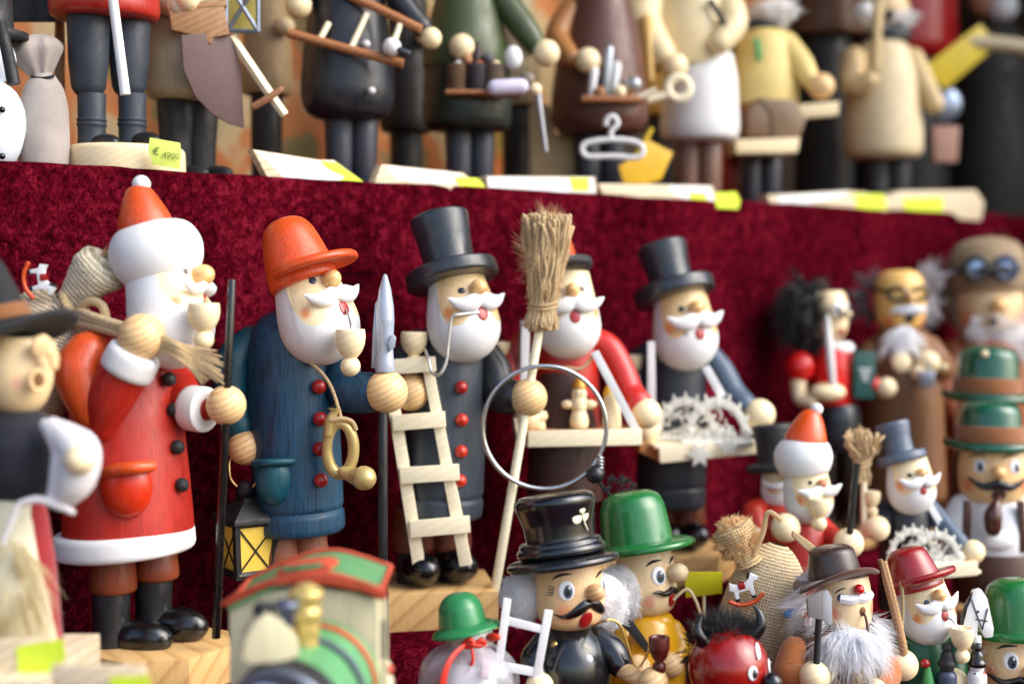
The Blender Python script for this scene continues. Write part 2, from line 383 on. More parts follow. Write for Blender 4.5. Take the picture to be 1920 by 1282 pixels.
    def fur(s, name, mat, c, rad, n, ln, down=.5, width=1.0, lim=None, parent=None, jit=.35, seed=1, swirl=(0, 0, 0), core=None):
        """n tapered hairs rooted on an ellipsoid (px radii: image x, depth, up) round (u, v, dy)"""
        rnd = random.Random(seed); c = s.p3(c); k = s.k; vs, fs = [], []; g = V((0, 0, -1)); sw = V(swirl)
        G = lambda q=1: V((rnd.gauss(0, q), rnd.gauss(0, q), rnd.gauss(0, q)))
        while n > 0:
            cd = G().normalized()
            if lim and not lim(cd): continue
            cdr = (cd + g * down + sw + G(jit)).normalized(); cl = rnd.uniform(.55, 1.1); cb = G() * .22 + g * down * .25; m = rnd.randint(6, 22)
            cp = c + V((cd.x * rad[0], cd.y * rad[1], cd.z * rad[2])) * k
            for _ in range(min(m, n)):
                d = (cd + G(.13)).normalized(); p = c + V((d.x * rad[0], d.y * rad[1], d.z * rad[2])) * k * rnd.uniform(.85, 1)
                l = ln * k * cl * rnd.uniform(.7, 1.1); tip = cp.lerp(p, .45) + cdr * l + G(.06 + jit * .12) * l; sdv = cdr.cross(G()).normalized(); i0 = len(vs); b = cb * l + G(.05) * l
                for t, w in ((0, 1), (.35, .9), (.7, .6), (1, .1)):
                    q = p.lerp(tip, t) + b * t * t; vs += [q - sdv * width * k * w * .5, q + sdv * width * k * w * .5]
                fs += [(i0 + 2 * z, i0 + 2 * z + 1, i0 + 2 * z + 3, i0 + 2 * z + 2) for z in range(3)]
            n -= m
        if core: s.ell(core, mat, c, (V((rad[0] * .97 * k, 0, 0)), V((0, rad[1] * .97 * k, 0)), V((0, 0, rad[2] * .97 * k))), parent=parent)
        return s.mk(name, mat, vs, fs, parent, smooth=0)
    def head(s, ax, prof, vtop, vU, beard, skin=(250, 228, 182), W=72, notch=14, dy=0, cheek=(228, 122, 40), seg=64, rows=22, crad=12, turn=0, cheek_v=None):
        """turned head: beard and bare-wood face split along the painted line; returns on(angle, v, off) -> point, normal"""
        f, a, e1, e2 = s.axis(ax, dy); k = s.k; pr = catmull(prof, 8); ve = prof[-1][0]
        def rad(v):
            for (v0, r0), (v1, r1) in zip(pr, pr[1:]):
                if v0 <= v <= v1: return max(0, r0 + (r1 - r0) * (v - v0) / max(1e-6, v1 - v0))
            return 0
        def pt(an, v, off=0):
            t = R(an + turn); return f(v) + (e1 * math.cos(t) + e2 * math.sin(t)) * (rad(v) + off) * k
        def on(an, v, off=0):
            p = pt(an, v, off); q = pt(an + 2, v, off) - pt(an - 2, v, off); w = pt(an, v - 1.5, off) - pt(an, v + 1.5, off)
            nn = q.cross(w).normalized(); return p, nn
        def low(an):
            x = abs(an) / W
            if x >= 1: return vtop
            return vtop + (vU - notch * math.exp(-(an / 24) ** 2) - vtop) * (1 - x ** 5) ** .45
        face_m = facewood(skin, [s.L(on(q * 52, cheek_v or vU - 14)[0]) for q in (-1, 1)], cheek, crad * k)
        angs = [-W + 2 * W * i / 40 for i in range(41)]; vs, fs = [], []
        for an in angs:
            lo = low(an)
            for j in range(rows): vs.append(pt(an, vtop + (lo - vtop) * j / (rows - 1)))
        for i in range(40):
            for j in range(rows - 1): fs.append((i * rows + j, (i + 1) * rows + j, (i + 1) * rows + j + 1, i * rows + j + 1))
        s.mk('face', face_m, vs, fs, merge=True, smooth=80)
        angs = angs + [W + (360 - 2 * W) * i / 24 for i in range(1, 25)]; vs, fs = [], []; rb = 40
        for an in angs:
            lo = low((an + 180) % 360 - 180) if an < 359 else vtop
            if an > W: lo = vtop
            for j in range(rb):
                q = j / (rb - 1); vs.append(pt(an, lo + (ve - lo) * math.sin(q * math.pi / 2) if q < 1 else ve))
        for i in range(len(angs) - 1):
            for j in range(rb - 1): fs.append((i * rb + j, (i + 1) * rb + j, (i + 1) * rb + j + 1, i * rb + j + 1))
        s.mk('beard', beard, vs, fs, merge=True, smooth=80)
        on.side, on.front, on.up = e2, e1, a
        return on
    def wtash(s, on, mat, v, hw, r, curl=10, off=6, drop=6, back=.16):
        """carved wooden moustache standing off the face: hw = half width px"""
        b = on(0, v, off)[0]; k = s.k; pts = []; rr = []
        half = ((0, 0, .72), (.16, .15, .96), (.34, .6, 1.0), (.54, .65, .86), (.74, 0, .6), (.89, -.6 * curl / drop, .36), (1.0, -1.0 * curl / drop, .1))
        for q in (-1, 1):
            seq = half[::-1] if q < 0 else half[1:]
            for x, dv, w in seq:
                pts.append(b + on.side * q * x * hw * k - on.front * back * hw * x * x * k - on.up * dv * drop * k); rr.append(r * w)
        s.tube('moustache', mat, pts, rr, sub=5, n=12, round_=True, flatz=.62)
    def tash(s, on, mat, v, w, r, curl=14, off=3, drop=6, parent=None):
        """moustache: two tapered sweeps from the middle, tips curled up; w = half angle in degrees"""
        for q in (-1, 1):
            pts = []; rr = []
            for t, dv, x in ((0, 0, 1.0), (.25, drop * .9, 1.05), (.5, drop * 1.1, .85), (.75, drop * .1, .55), (.92, -curl * .7, .33), (1.0, -curl, .12)):
                pts.append(on(q * w * t, v + dv, off + 8 * t * t)[0]); rr.append(r * x)
            s.tube('moustache', mat, pts, rr, sub=6, n=10, round_=True, parent=parent, flatz=.7)
    def arm(s, mat, pts, r, hand=None, hand_m=None, cuff=None, cuff_m=None, name='arm'):
        o = s.tube(name, mat, pts, r, sub=8, n=18, round_=True)
        if hand: s.ball('hand', hand_m, *hand)
        return o
    def pipe_cup(s, mat, u, v0, v1, r, dy, ballr, parent=None):
        """smoker's pipe: turned cup on a bead"""
        o = s.lathe('pipe_bowl', mat, (u, v0), [(v0 + 6, 0), (v0 + 6, r * .75), (v0, r * .86), (v0, r * .96), (v0 + (v1 - v0) * .3, r), (v0 + (v1 - v0) * .55, r * .93), (v0 + (v1 - v0) * .8, r * .72), (v1 - 2, r * .45), (v1 + 2, r * .34), (v1 + 5, 0)], dy=dy, rc=5, seg=28, parent=parent)
        s.ball('pipe_bead', mat, u, v1 + ballr * .8, ballr, dy, parent=o)
        return o
def hprof(vt, rt, hv, rb, sq=1.0):
    """smoker head profile: neck of radius rt at vt swelling into a ball of radius rb centred at hv"""
    p = []
    for i in range(7):
        q = i / 7; e = q * q * (3 - 2 * q); p.append((vt + (hv - vt) * q, rt + (rb - rt) * e))
    p += [(hv + rb * sq * math.sin(R(a)), rb * math.cos(R(a))) for a in (0, 15, 30, 45, 58, 69, 78, 85, 90)]
    return p
def eye_painted(t, on, an, v, r, iris=(70, 92, 120), lash=True, roll=0, brow=True, white=(238, 240, 242)):
    p, n = on(an, v); e = t.dot('eye', paint(white, .3, .02, .4), p, n, r, r * 1.22, 1.6, roll)
    p2, _ = on(an + 2, v + r * .12, 1.1); t.dot('iris', paint(iris, .3, .05, .4), p2, n, r * .62, r * .85, 1.0, roll, parent=e)
    p3, _ = on(an + 2, v + r * .12, 1.9); t.dot('pupil', paint((14, 16, 22), .25, 0, .5), p3, n, r * .34, r * .5, .7, roll, parent=e)
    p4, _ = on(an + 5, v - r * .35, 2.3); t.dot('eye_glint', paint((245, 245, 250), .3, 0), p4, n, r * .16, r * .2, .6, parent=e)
    if brow: t.tube('eyebrow', paint((22, 20, 20), .5, .05), [on(an - 24, v - r * 1.35, .6)[0], on(an - 10, v - r * 1.9, .6)[0], on(an + 10, v - r * 2.0, .6)[0]], [.8, r * .2, 1.0], n=6)
    return e
# ---------------------------------------------------------------- palette
WHITE = paint((232, 233, 234), .46, .03); SKINB = (240, 214, 168)
PINE = wood((236, 202, 150), (206, 158, 98), .0032); PINE2 = wood((232, 194, 142), (192, 142, 86), .0034)
PALE = wood((246, 226, 184), (236, 212, 166), .004, .5); LIME = wood((240, 216, 172), (230, 202, 154), .004)
RAW = wood((250, 238, 206), (242, 226, 188), .005, .6, coat=0)
BASEW = wood((222, 182, 122), (190, 144, 88), .011, .4, rot=(R(20), R(6), 0), coat=.3, dist=7)
BLACK = paint((26, 28, 32), .36, .12, .1); GLOSSBLACK = paint((12, 13, 16), .22, .05, .5); MATBLACK = paint((34, 35, 38), .55, .15)
REDP = paint((176, 38, 26), .38, .18, .12); ORANGE = paint((214, 80, 30), .38, .2, .15); NAVY = paint((26, 70, 98), .4, .42); TEAL = paint((10, 76, 92), .42, .2)
SLATE = paint((54, 62, 72), .42, .16); BROWN = paint((124, 54, 24), .4, .14, .15); WIRE = metal((206, 208, 212), .28); BRASS = metal((214, 180, 110), .35)
REDDOT = paint((158, 20, 22), .3, .04, .4); DARKRED = paint((120, 14, 16), .4, .05)
JUTE = fibre((224, 200, 158)); JUTE2 = fibre((204, 176, 132)); WFUR = fibre((246, 247, 250), .85); BFUR = fibre((22, 22, 26)); STICKER = paint((214, 236, 60), .6, .02)
NOSE = wood((240, 196, 132), (222, 160, 92), .005, .36, coat=.4)
SKY_SILVER = paint((176, 186, 204), .3, .04, .3, .25)

# ---------------------------------------------------------------- the stall: velvet tiers and what closes them at the back
def sweep(name, prof, s0, s1, n, mat, wob=.0012):
    """velvet sheet: (offset, z) cross-section swept along the stall, slightly uneven"""
    rnd = random.Random(3); ph = [rnd.uniform(0, 9) for _ in range(8)]; vs, fs = [], []; m = len(prof)
    for i in range(n + 1):
        s = s0 + (s1 - s0) * i / n
        for j, (o, z) in enumerate(prof):
            w = wob * (1.6 * math.sin(s * 19 + z * 14 + ph[0]) + .9 * math.sin(s * 43 + z * 9 + ph[3]) + .7 * math.sin(s * 77 - z * 60 + ph[1]) + .5 * math.sin(s * 143 + z * 95 + ph[2]))
            vs.append(shelf(s, o + w, z + w * .4))
    for i in range(n):
        for j in range(m - 1): fs.append((i * m + j, i * m + j + 1, (i + 1) * m + j + 1, (i + 1) * m + j))
    o = mk(name, mat, vs, fs, smooth=60); return structure(name, o)
def riser(zl, zh, o, back, front=None):
    pr = [(o, zl + (zh - .003 - zl) * i / 14) for i in range(15)]
    pr += [(o + .003 * (1 - math.cos(a)), zh - .003 + .003 * math.sin(a)) for a in (.5, 1.0, 1.57)] + [(o + back * i / 4, zh) for i in range(1, 5)]
    return pr
sweep('upper_shelf', riser(ZM, ZU, 0, .30), -.75, 1.9, 260, velvet())
sweep('middle_shelf', riser(ZL, ZM, -.118, .118), -.75, 1.9, 260, velvet())
sweep('lower_shelf', riser(0.0, ZL, -.62, .50), -.75, 1.9, 160, velvet(), .0004)
def backdrop_mat():
    m, n, l, b = newmat('painted_backdrop')
    vec = _map(n, l, (1, 1, 1), False)
    f = _noise(n, l, vec, 10, 3, .5, .5); g = _noise(n, l, vec, 26, 4, .6)
    col = _ramp(n, l, f, [(.32, lin((62, 80, 48))), (.42, lin((112, 124, 78))), (.46, lin((150, 140, 92))), (.49, lin((224, 138, 82))), (.55, lin((236, 156, 98))), (.59, lin((232, 214, 168)))])
    col = _mix(n, l, .22, col, _ramp(n, l, g, [(.35, lin((70, 84, 50))), (.5, lin((200, 120, 70))), (.7, lin((220, 170, 120)))]))
    l.new(col, b.inputs['Base Color']); b.inputs['Roughness'].default_value = .8; return m
def panel(name, s0, s1, off, z0, z1, mat, th=.012):
    c = [shelf(s0, off, z0), shelf(s1, off, z0), shelf(s1, off + th, z0), shelf(s0, off + th, z0)]
    vs = c + [V((p.x, p.y, z1)) for p in c]
    return mk(name, mat, vs, [(0, 1, 2, 3), (4, 7, 6, 5), (0, 4, 5, 1), (1, 5, 6, 2), (2, 6, 7, 3), (3, 7, 4, 0)], smooth=0)
o = panel('painted_backdrop', -.75, .62, .235, ZU + .001, ZU + .5, backdrop_mat()); o['label'] = 'painted landscape board in orange and olive green closing the back of the top shelf'; o['category'] = 'backdrop'
bw = bpy.data.objects.new('plank_wall', None); COL.objects.link(bw); bw['label'] = 'dark brown plank wall at the back of the top shelf beside the painted board'; bw['category'] = 'wall'; bw.location = shelf(.63, .235, ZU)
for i in range(11):
    z = ZU + .0015 + i * .046; p = panel('plank', .625, 1.9, .236 + (i % 2) * .002, z, z + .0445, wood((70, 48, 30), (44, 30, 18), .006, .6)); p.parent = bw; p.matrix_parent_inverse = Matrix.Translation(-bw.location)

def shade_panel(name, a, b, c, d, th, mat):
    n = (b - a).cross(d - a).normalized() * th; q = [a, b, c, d]; vs = q + [p + n for p in q]
    return structure(name, mk(name, mat, vs, [(0, 1, 2, 3), (7, 6, 5, 4), (0, 4, 5, 1), (1, 5, 6, 2), (2, 6, 7, 3), (3, 7, 4, 0)], smooth=0))
PANELW = wood((84, 60, 40), (58, 40, 26), .008, .6)
shade_panel('shade_wall_right', shelf(1.24, .26, 0), shelf(1.24, -.36, 0), shelf(1.24, -.36, ZU + .62), shelf(1.24, .26, ZU + .62), .02, PANELW)  # side wall out of view, added to darken the right end
shade_panel('shade_roof', shelf(-.8, .26, ZU + .6), shelf(1.3, .26, ZU + .6), shelf(1.3, -.30, ZU + .66), shelf(-.8, -.30, ZU + .66), .02, PANELW)  # unseen stall roof, added to shade the upper background
MO = -.062     # how far the middle row stands in front of the riser
# ---------------------------------------------------------------- Santa with the sack
t = T('santa_figurine', 'big wooden Santa smoker in red coat with orange cone hat, sack cord over his fist', 'figurine', 240, yl(240, MO), ZM, 62)
vf = t.vf
t.lathe('base', BASEW, (292, vf), [(1202, 0), (1202, 150), (vf, 150), (vf, 0)], rc=2, seg=8, rot=-40, flat=True)
for (bu, by, tu, tv, dy) in ((208, 1228, 284, 1190, -25), (288, 1204, 352, 1168, 30)):
    b = t.lathe('boot', BLACK, (bu, by, 0), [(by - 150, 0), (by - 150, 37), (by - 60, 34), (by - 30, 36), (by - 2, 36), (by - 2, 0)], dy=dy, rc=3)
    t.ell('boot_toe', GLOSSBLACK, (tu - 18, by - 32, dy - 10), (t.sd * 34 * t.k, t.f * 62 * t.k, V((0, 0, 36 * t.k))), parent=b, floor=t.P(0, by, dy).z)
    t.lathe('breeches', BROWN, (bu + 4, by, 0), [(1010, 0), (1010, 34), (1040, 40), (by - 140, 44), (by - 122, 44), (by - 118, 34), (by - 118, 0)], dy=dy, rc=5)
AX = (237, 800, 1.2, 0)
coat = t.lathe('coat', REDP, AX, [(624, 0), (628, 30), (640, 58), (660, 78), (700, 92), (780, 104), (880, 114), (960, 120), (1000, 122), (1008, 120), (1010, 0)], rc=8, seg=56)
t.lathe('hem_trim', WHITE, (233, 1000, 4.5, 0), [(990, 100), (990, 126), (998, 131), (1026, 131), (1034, 126), (1036, 90)], rc=4, seg=56)
def pouch(t, mat, u, v, dy, r, sc, vtop):
    o = t.ball('pocket', mat, u, v, r, dy, sc=sc, seg=32); zc = t.L(t.P(u, vtop, dy)).z
    for w in o.data.vertices: w.co.z = min(w.co.z, zc)
    o.data.set_sharp_from_angle(angle=R(38)); return o
pk = pouch(t, paint((204, 48, 18), .34, .1, .2), 237, 912, -112, 47, (1, .72, 1.26), 882)
t.tube('pocket_flap', ORANGE, [(190, 888, -124), (212, 882, -142), (240, 878, -148), (262, 876, -142), (284, 874, -128)], [10, 12, 12, 12, 10], round_=True, parent=pk)
for u, v in ((317, 711), (326, 768), (333, 838), (341, 909)): 
    r0 = 92 + (v - 700) * .105; du = u - 236; dy = -math.sqrt(max(0, r0 * r0 - du * du))
    t.ball('button', MATBLACK, u, v, 13.5, dy - 3)
# arms
t.tube('upper_arm', ORANGE, [(165, 664, -92), (150, 700, -104), (172, 765, -112), (186, 792, -114)], [42, 46, 38, 28], sub=8, n=20, round_=True)
fa = t.tube('forearm', REDP, [(187, 796, -112), (205, 750, -122), (240, 688, -132)], [30, 42, 44], sub=8, n=20, round_=True)
q0, q1 = t.P(233, 701, -131), t.P(256, 657, -136); d = (q1 - q0); 
t.tube('cuff', WHITE, [q0, q0 + d * .08, q0 + d * .5, q0 + d * .92, q1], [38, 48, 49, 47, 38], sub=2, n=24, parent=fa)
t.ball('hand', PINE, 266, 632, 42, -140)
la = t.tube('arm', REDP, [(318, 668, 70), (330, 720, 44), (345, 752, 0), (368, 764, -22)], [30, 38, 40, 36], sub=8, n=20, round_=True)
q0, q1 = t.P(353, 764, -16), t.P(388, 768, -38); d = q1 - q0
t.tube('cuff', WHITE, [q0, q0 + d * .08, q0 + d * .5, q0 + d * .92, q1], [34, 42, 43, 42, 32], sub=2, n=24, parent=la)
t.ball('hand', PINE, 424, 759, 37, -52)
# head
HX = (318, 590, 12, 6, -46)
on = t.head(HX, hprof(480, 63, 612, 78), 492, 592, WHITE, W=74, notch=10)
t.lathe('hat_trim', WHITE, HX, [(424, 36), (424, 56), (436, 74), (464, 86), (494, 83), (516, 72), (524, 62), (520, 40)], sm=True, seg=56)
h = t.lathe('hat_cone', ORANGE, (272, 420, 12, 6, -42), [(348, 0), (350, 18), (362, 27), (385, 38), (410, 48), (436, 52), (438, 0)], rc=9, seg=48)
t.ball('pompom', WHITE, 265, 346, 17, -36)
for an in (-24, 24):
    p, nn = on(an, 525); t.dot('eye', GLOSSBLACK, p, nn, 5.2, 6.5, 2)
p, nn = on(0, 536, 12); t.dot('nose', NOSE, p, nn, 20, 20, 22)
t.wtash(on, WHITE, 558, 64, 14, curl=10, off=7)
p, nn = on(2, 580); t.dot('mouth', REDDOT, p, nn, 10, 12, 2)
t.tube('pipe_stem', LIME, [on(0, 580, 2)[0], t.P(392, 572, -118), t.P(386, 590, -124)], 4)
t.pipe_cup(PALE, 382, 568, 622, 29, -128, 18)

st = T('walking_staff', 'thin black staff planted in front of the Santa holding a sack', 'staff', 405, t.Y - 62 * t.k, v=1196, phi=0)
st.lathe('shaft', GLOSSBLACK, (420, 860, -2.55), [(524, 0), (524, 7.2), (700, 7.6), (1196, 8.2), (1196, 0)], rc=1.5, seg=16)

# sack on his back
sk = T('burlap_sack', 'burlap sack tied with twine hanging behind the shoulder of the big Santa', 'sack', 75, t.Y + .000, ZM + .06, 30)
sk.lathe('bag', burlap(), (96, 600, -24, 0), [(552, 18), (558, 40), (575, 66), (610, 82), (680, 92), (760, 90), (830, 70), (850, 30), (852, 0)], dy=8, sm=True, seg=48, uv=True)
nb = sk.lathe('gathered_neck', burlap((238, 222, 192)), (128, 566, -44, 0), [(486, 0), (488, 28), (497, 48), (510, 52), (530, 42), (556, 27), (572, 22), (580, 26)], dy=-30, sm=True, seg=44, uv=True)
for v in nb.data.vertices:
    a = math.atan2(v.co.y, v.co.x - .01); v.co.z += .0012 * math.sin(a * 9) ; v.co.x *= 1 + .05 * math.sin(v.co.z * 900)
sk.fur('frayed_edge', JUTE, (190, 500, -30), (30, 30, 30), 700, 20, down=-.1, width=1.1, jit=.6, seed=5)
tw = sk.tube('twine', JUTE2, [(118, 556, -52), (128, 578, -56), (150, 590, -50), (160, 580, -30), (140, 562, -10), (120, 552, -25)], 8.5, closed=True, sub=6, n=8)
sk.tube('twine_loop', JUTE, [(140, 590, -58), (165, 566, -70), (190, 572, -78), (198, 598, -84), (186, 606, -84)], 8.5, sub=8, n=8, parent=tw)
for i, (a, b) in enumerate(((0, 0), (9, 9), (-6, 12), (3, -8))):
    sk.tube('cord', (JUTE, JUTE2)[i % 2], [(142 + a, 590 + b, -58), (170, 600 + b, -86), (210, 612 + b * .8, -112), (240, 622 + b, -128)], 8.5, sub=8, n=8)
rnd = random.Random(11)
for i in range(70):
    a, b = rnd.uniform(-14, 14), rnd.uniform(-15, 15)
    sk.tube('cord_end', (JUTE, JUTE2)[i % 2], [(296 + a * .3, 640 + b, -150), (330, 656 + b * 1.0, -152 + a), (372 + a, 674 + b * 1.5, -150), (398 + a * 1.6, 688 + b * 2.2, -148)], [2.8, 2.6, 2.3, 1.3], sub=5, n=5)
rh = T('rocking_horse', 'tiny white rocking horse with red rockers lying on the burlap sack', 'toy', 72, t.Y - 66 * t.k, v=552, phi=0)
def rocking_horse(rh, cu, cv, s, rot):
    c, d = math.cos(R(rot)), math.sin(R(rot)); X = lambda x, y, z=0: (cu + (x * c - y * d) * s, cv + (x * d + y * c) * s, z)
    for dy in (-7, 7): rh.tube('rocker', ORANGE, [X(-34, 14, dy), X(-18, 24, dy), X(0, 27, dy), X(18, 24, dy), X(34, 14, dy)], 4.5 * s, n=8, round_=True)
    body = rh.slab('body', WHITE, [X(*p) for p in ((-26, -22), (-18, -16), (-4, -14), (8, -18), (14, -30), (22, -32), (34, -22), (32, -16), (23, -17), (20, -4), (20, 16), (13, 16), (10, 0), (-12, 0), (-14, 16), (-21, 16), (-22, -4), (-30, -8))], dy=-7, th=14, bev=1.6)
    rh.slab('saddle', REDDOT, [X(*p) for p in ((-10, -17), (4, -17), (4, -5), (-10, -5))], dy=-8.5, th=17, bev=1, parent=body)
    rh.slab('hoof', GLOSSBLACK, [X(*p) for p in ((12, 12), (21, 12), (21, 18), (12, 18))], dy=-8, th=16, bev=.8, parent=body)
    rh.slab('hoof', GLOSSBLACK, [X(*p) for p in ((-22, 12), (-13, 12), (-13, 18), (-22, 18))], dy=-8, th=16, bev=.8, parent=body)
    rh.slab('mane', GLOSSBLACK, [X(*p) for p in ((10, -22), (14, -33), (20, -34), (14, -22))], dy=-8, th=16, bev=.6, parent=body)
rocking_horse(rh, 70, 524, .95, 82)

# ---------------------------------------------------------------- night watchman
t = T('night_watchman_figurine', 'night watchman smoker in navy coat and orange peaked cap with horn on a cord', 'figurine', 556, yl(556, MO), ZM, 38)
vf = t.vf
t.lathe('base', BASEW, (560, vf), [(vf - 68, 0), (vf - 68, 125), (vf, 125), (vf, 0)], seg=8, rot=10, flat=True)
for (bu, dy) in ((522, -18), (580, 14)):
    by = vf - 68 + (8 if dy < 0 else -4)
    b = t.lathe('boot', BLACK, (bu, by), [(by - 100, 0), (by - 100, 29), (by - 20, 30), (by, 30), (by, 0)], dy=dy, rc=3)
    t.ell('boot_toe', GLOSSBLACK, (bu + 18, by - 26, dy - 26), (t.sd * 28 * t.k, t.f * 48 * t.k, V((0, 0, 28 * t.k))), parent=b, floor=t.P(0, by, dy).z)
    t.lathe('breeches', paint((140, 82, 58), .42, .14), (bu, by), [(975, 0), (975, 30), (1040, 37), (by - 90, 36), (by - 84, 28), (by - 84, 0)], dy=dy, rc=4)
CX = (552, 800, 3.2, 0)
t.lathe('coat', NAVY, CX, [(578, 0), (580, 28), (592, 52), (615, 70), (650, 79), (720, 84), (850, 85), (948, 84), (952, 81), (956, 81), (959, 85), (990, 85), (998, 78), (998, 0)], rc=6, seg=56)
pk = pouch(t, TEAL, 513, 896, -78, 34, (1, .72, 1.5), 869)
t.tube('pocket_flap', TEAL, [(478, 870, -88), (496, 867, -102), (514, 866, -104), (534, 865, -98), (548, 864, -88)], 7, round_=True, parent=pk)
for u, v in ((598, 725), (600, 785), (600, 841), (602, 900)):
    du = u - (552 + (v - 800) * math.tan(R(3.2))); t.ball('button', REDDOT, u, v, 13.5, -math.sqrt(84 ** 2 - du * du) - 3)
t.arm(TEAL, [(470, 640, 6), (440, 680, -2), (436, 740, -8), (450, 800, -20)], [30, 38, 36, 32])
t.ball('hand', PINE2, 461, 838, 34, -32)
t.arm(NAVY, [(610, 650, 10), (638, 700, -12), (655, 733, -40), (694, 736, -64)], [30, 36, 39, 38])
t.lathe('cuff_line', NAVY, (0, 0), [(0, 0), (1, 0)]) if False else None
t.ball('hand', PINE, 725, 734, 39, -84)
HX = (596, 600, 19, 8, -58)
on = t.head(HX, hprof(490, 53, 610, 74, .96), 494, 624, WHITE, W=76, notch=34, cheek_v=592)
for an in (-25, 25):
    p, nn = on(an, 541); t.dot('eye', paint((52, 66, 84), .3, .05, .3), p, nn, 7, 7.5, 2)
p, nn = on(2, 548, 10); t.dot('nose', NOSE, p, nn, 17, 17, 19)
t.wtash(on, WHITE, 576, 64, 17, curl=11, off=6)
p, nn = on(6, 602); t.dot('mouth', REDDOT, p, nn, 11, 14, 2)
pb = t.pipe_cup(PALE, 657, 617, 672, 27, -146, 18)
t.tube('pipe_stem', WIRE, [on(8, 604, 0)[0], t.P(658, 612, -146), t.P(657, 626, -146)], 2.2, parent=pb)
HX2 = (560, 500, 19, 10, -58)
CAP = paint((218, 80, 28), .38, .18, .12)
hat = t.lathe('cap_crown', CAP, HX2, [(411, 0), (412, 16), (416, 30), (425, 41), (440, 49), (467, 56), (505, 63), (532, 65), (536, 58), (530, 0)], rc=9, seg=48)
t.brim('cap_peak', CAP, HX2, 509, 50, lambda a: 56 + 66 * max(0, math.cos(max(-1.57, min(1.57, a * 1.0)))) ** .75, 18, lambda a: -12 * max(0, math.cos(a)), parent=hat)
t.tube('horn_cord', JUTE2, [(578, 676, -86), (604, 700, -92), (622, 728, -96), (636, 770, -100), (640, 790, -104)], 3.4, n=8)
h = T('hunting_horn', 'coiled golden horn hanging on a cord over the navy coat', 'horn', 640, t.Y - 100 * t.k, v=905)
GOLD = paint((196, 172, 112), .34, .06, .2, .35)
h.tube('coil', GOLD, [(638 + 25 * math.cos(a), 841 + 47 * math.sin(a), 6 * math.sin(a)) for a in [2 * math.pi * i / 16 for i in range(16)]], [11, 11, 11, 11.5, 12, 12, 11.5, 11, 10, 10, 10, 10, 10, 10, 10.5, 11], closed=True, sub=4, n=14)
h.tube('mouthpiece', GOLD, [(614, 815, -12), (618, 790, -14), (626, 773, -14), (627, 766, -14)], [8, 9, 8, 11], n=12)
h.tube('bell', GOLD, [(644, 884, -8), (656, 890, -14), (668, 893, -20), (677, 895, -26), (683, 896, -32)], [11, 13, 17, 22, 23], n=20, round_=True)
h.tube('cord_wrap', JUTE, [(620, 788, -22), (640, 784, -20), (660, 790, -12), (668, 806, -10)], 4, n=8)
sp = T('halberd', 'halberd with pointed silver blade on a black pole beside the night watchman', 'halberd', 718, t.Y - 88 * t.k, ZM, phi=20)
sp.lathe('pole', BLACK, (718, 900, 0), [(690, 0), (690, 9), (sp.vf, 9), (sp.vf, 0)], rc=1.5, seg=18)
bl = sp.lathe('spear_tip', SKY_SILVER, (722, 700, 0), [(513, 0), (516, 4), (540, 11), (575, 16.5), (600, 17.5), (630, 16), (650, 15), (672, 16.5), (697, 19), (700, 0)], rc=2, seg=28)
sp.slab('axe_blade', SKY_SILVER, [(703, 570), (707, 562), (712, 640), (712, 690), (696, 690), (699, 620)], dy=6, th=7, bev=1, parent=bl)
sp.slab('axe_blade', SKY_SILVER, [(728, 642), (736, 627), (741, 634), (738, 652), (730, 660)], dy=-22, th=30, bev=1, parent=bl)
ln = T('hand_lantern', 'little black lantern with yellow crossed panes hanging from the night watchman\'s hand', 'lantern', 462, t.Y - 40 * t.k, v=1085, phi=24)
FRAME = paint((30, 30, 33), .5, .2)
ln.tube('handle', BRASS, [(430, 880, -6), (434, 900, -8), (448, 914, -10), (461, 918, -10), (474, 913, -10), (488, 888, -8), (492, 862, -4), (480, 840, 10), (450, 842, 10), (432, 862, 0)], 2.8, closed=True, n=8)
ln.ball('finial', FRAME, 460, 917, 17, -6)
ln.lathe('roof', FRAME, (468, 950), [(930, 0), (930, 26), (938, 30), (966, 74), (975, 75), (977, 0)], dy=0, rc=1.5, seg=4, rot=45, flat=True)
bd = ln.lathe('body', paint((244, 206, 84), .45, .04), (464, 1000), [(975, 0), (975, 56), (1070, 47), (1072, 0)], rc=0, seg=4, rot=45, flat=True)
f_, a_, e1_, e2_ = ln.axis((464, 1000))
for q in range(4):
    an = R(45 + 90 * q); an2 = an + R(90); tp, bt = ln.P(464, 976), ln.P(464, 1070)
    c1 = lambda r, a, o: o + (e1_ * math.cos(a) + e2_ * math.sin(a)) * r * ln.k
    A1, A2, B1, B2 = c1(58, an, tp), c1(58, an2, tp), c1(49, an, bt), c1(49, an2, bt)
    ln.tube('corner_post', FRAME, [A1, B1], 7.5, n=4, sub=1)
    ln.tube('rail', FRAME, [A1, A2], 6, n=6, sub=1); ln.tube('rail', FRAME, [B1, B2], 7, n=6, sub=1)
    ln.tube('glazing_bar', FRAME, [A1, B2], 1.8, n=6, sub=1); ln.tube('glazing_bar', FRAME, [A2, B1], 1.8, n=6, sub=1)
ln.lathe('floor', FRAME, (464, 1080), [(1070, 0), (1070, 55), (1078, 55), (1078, 0)], rc=1.5, seg=4, rot=45, flat=True)

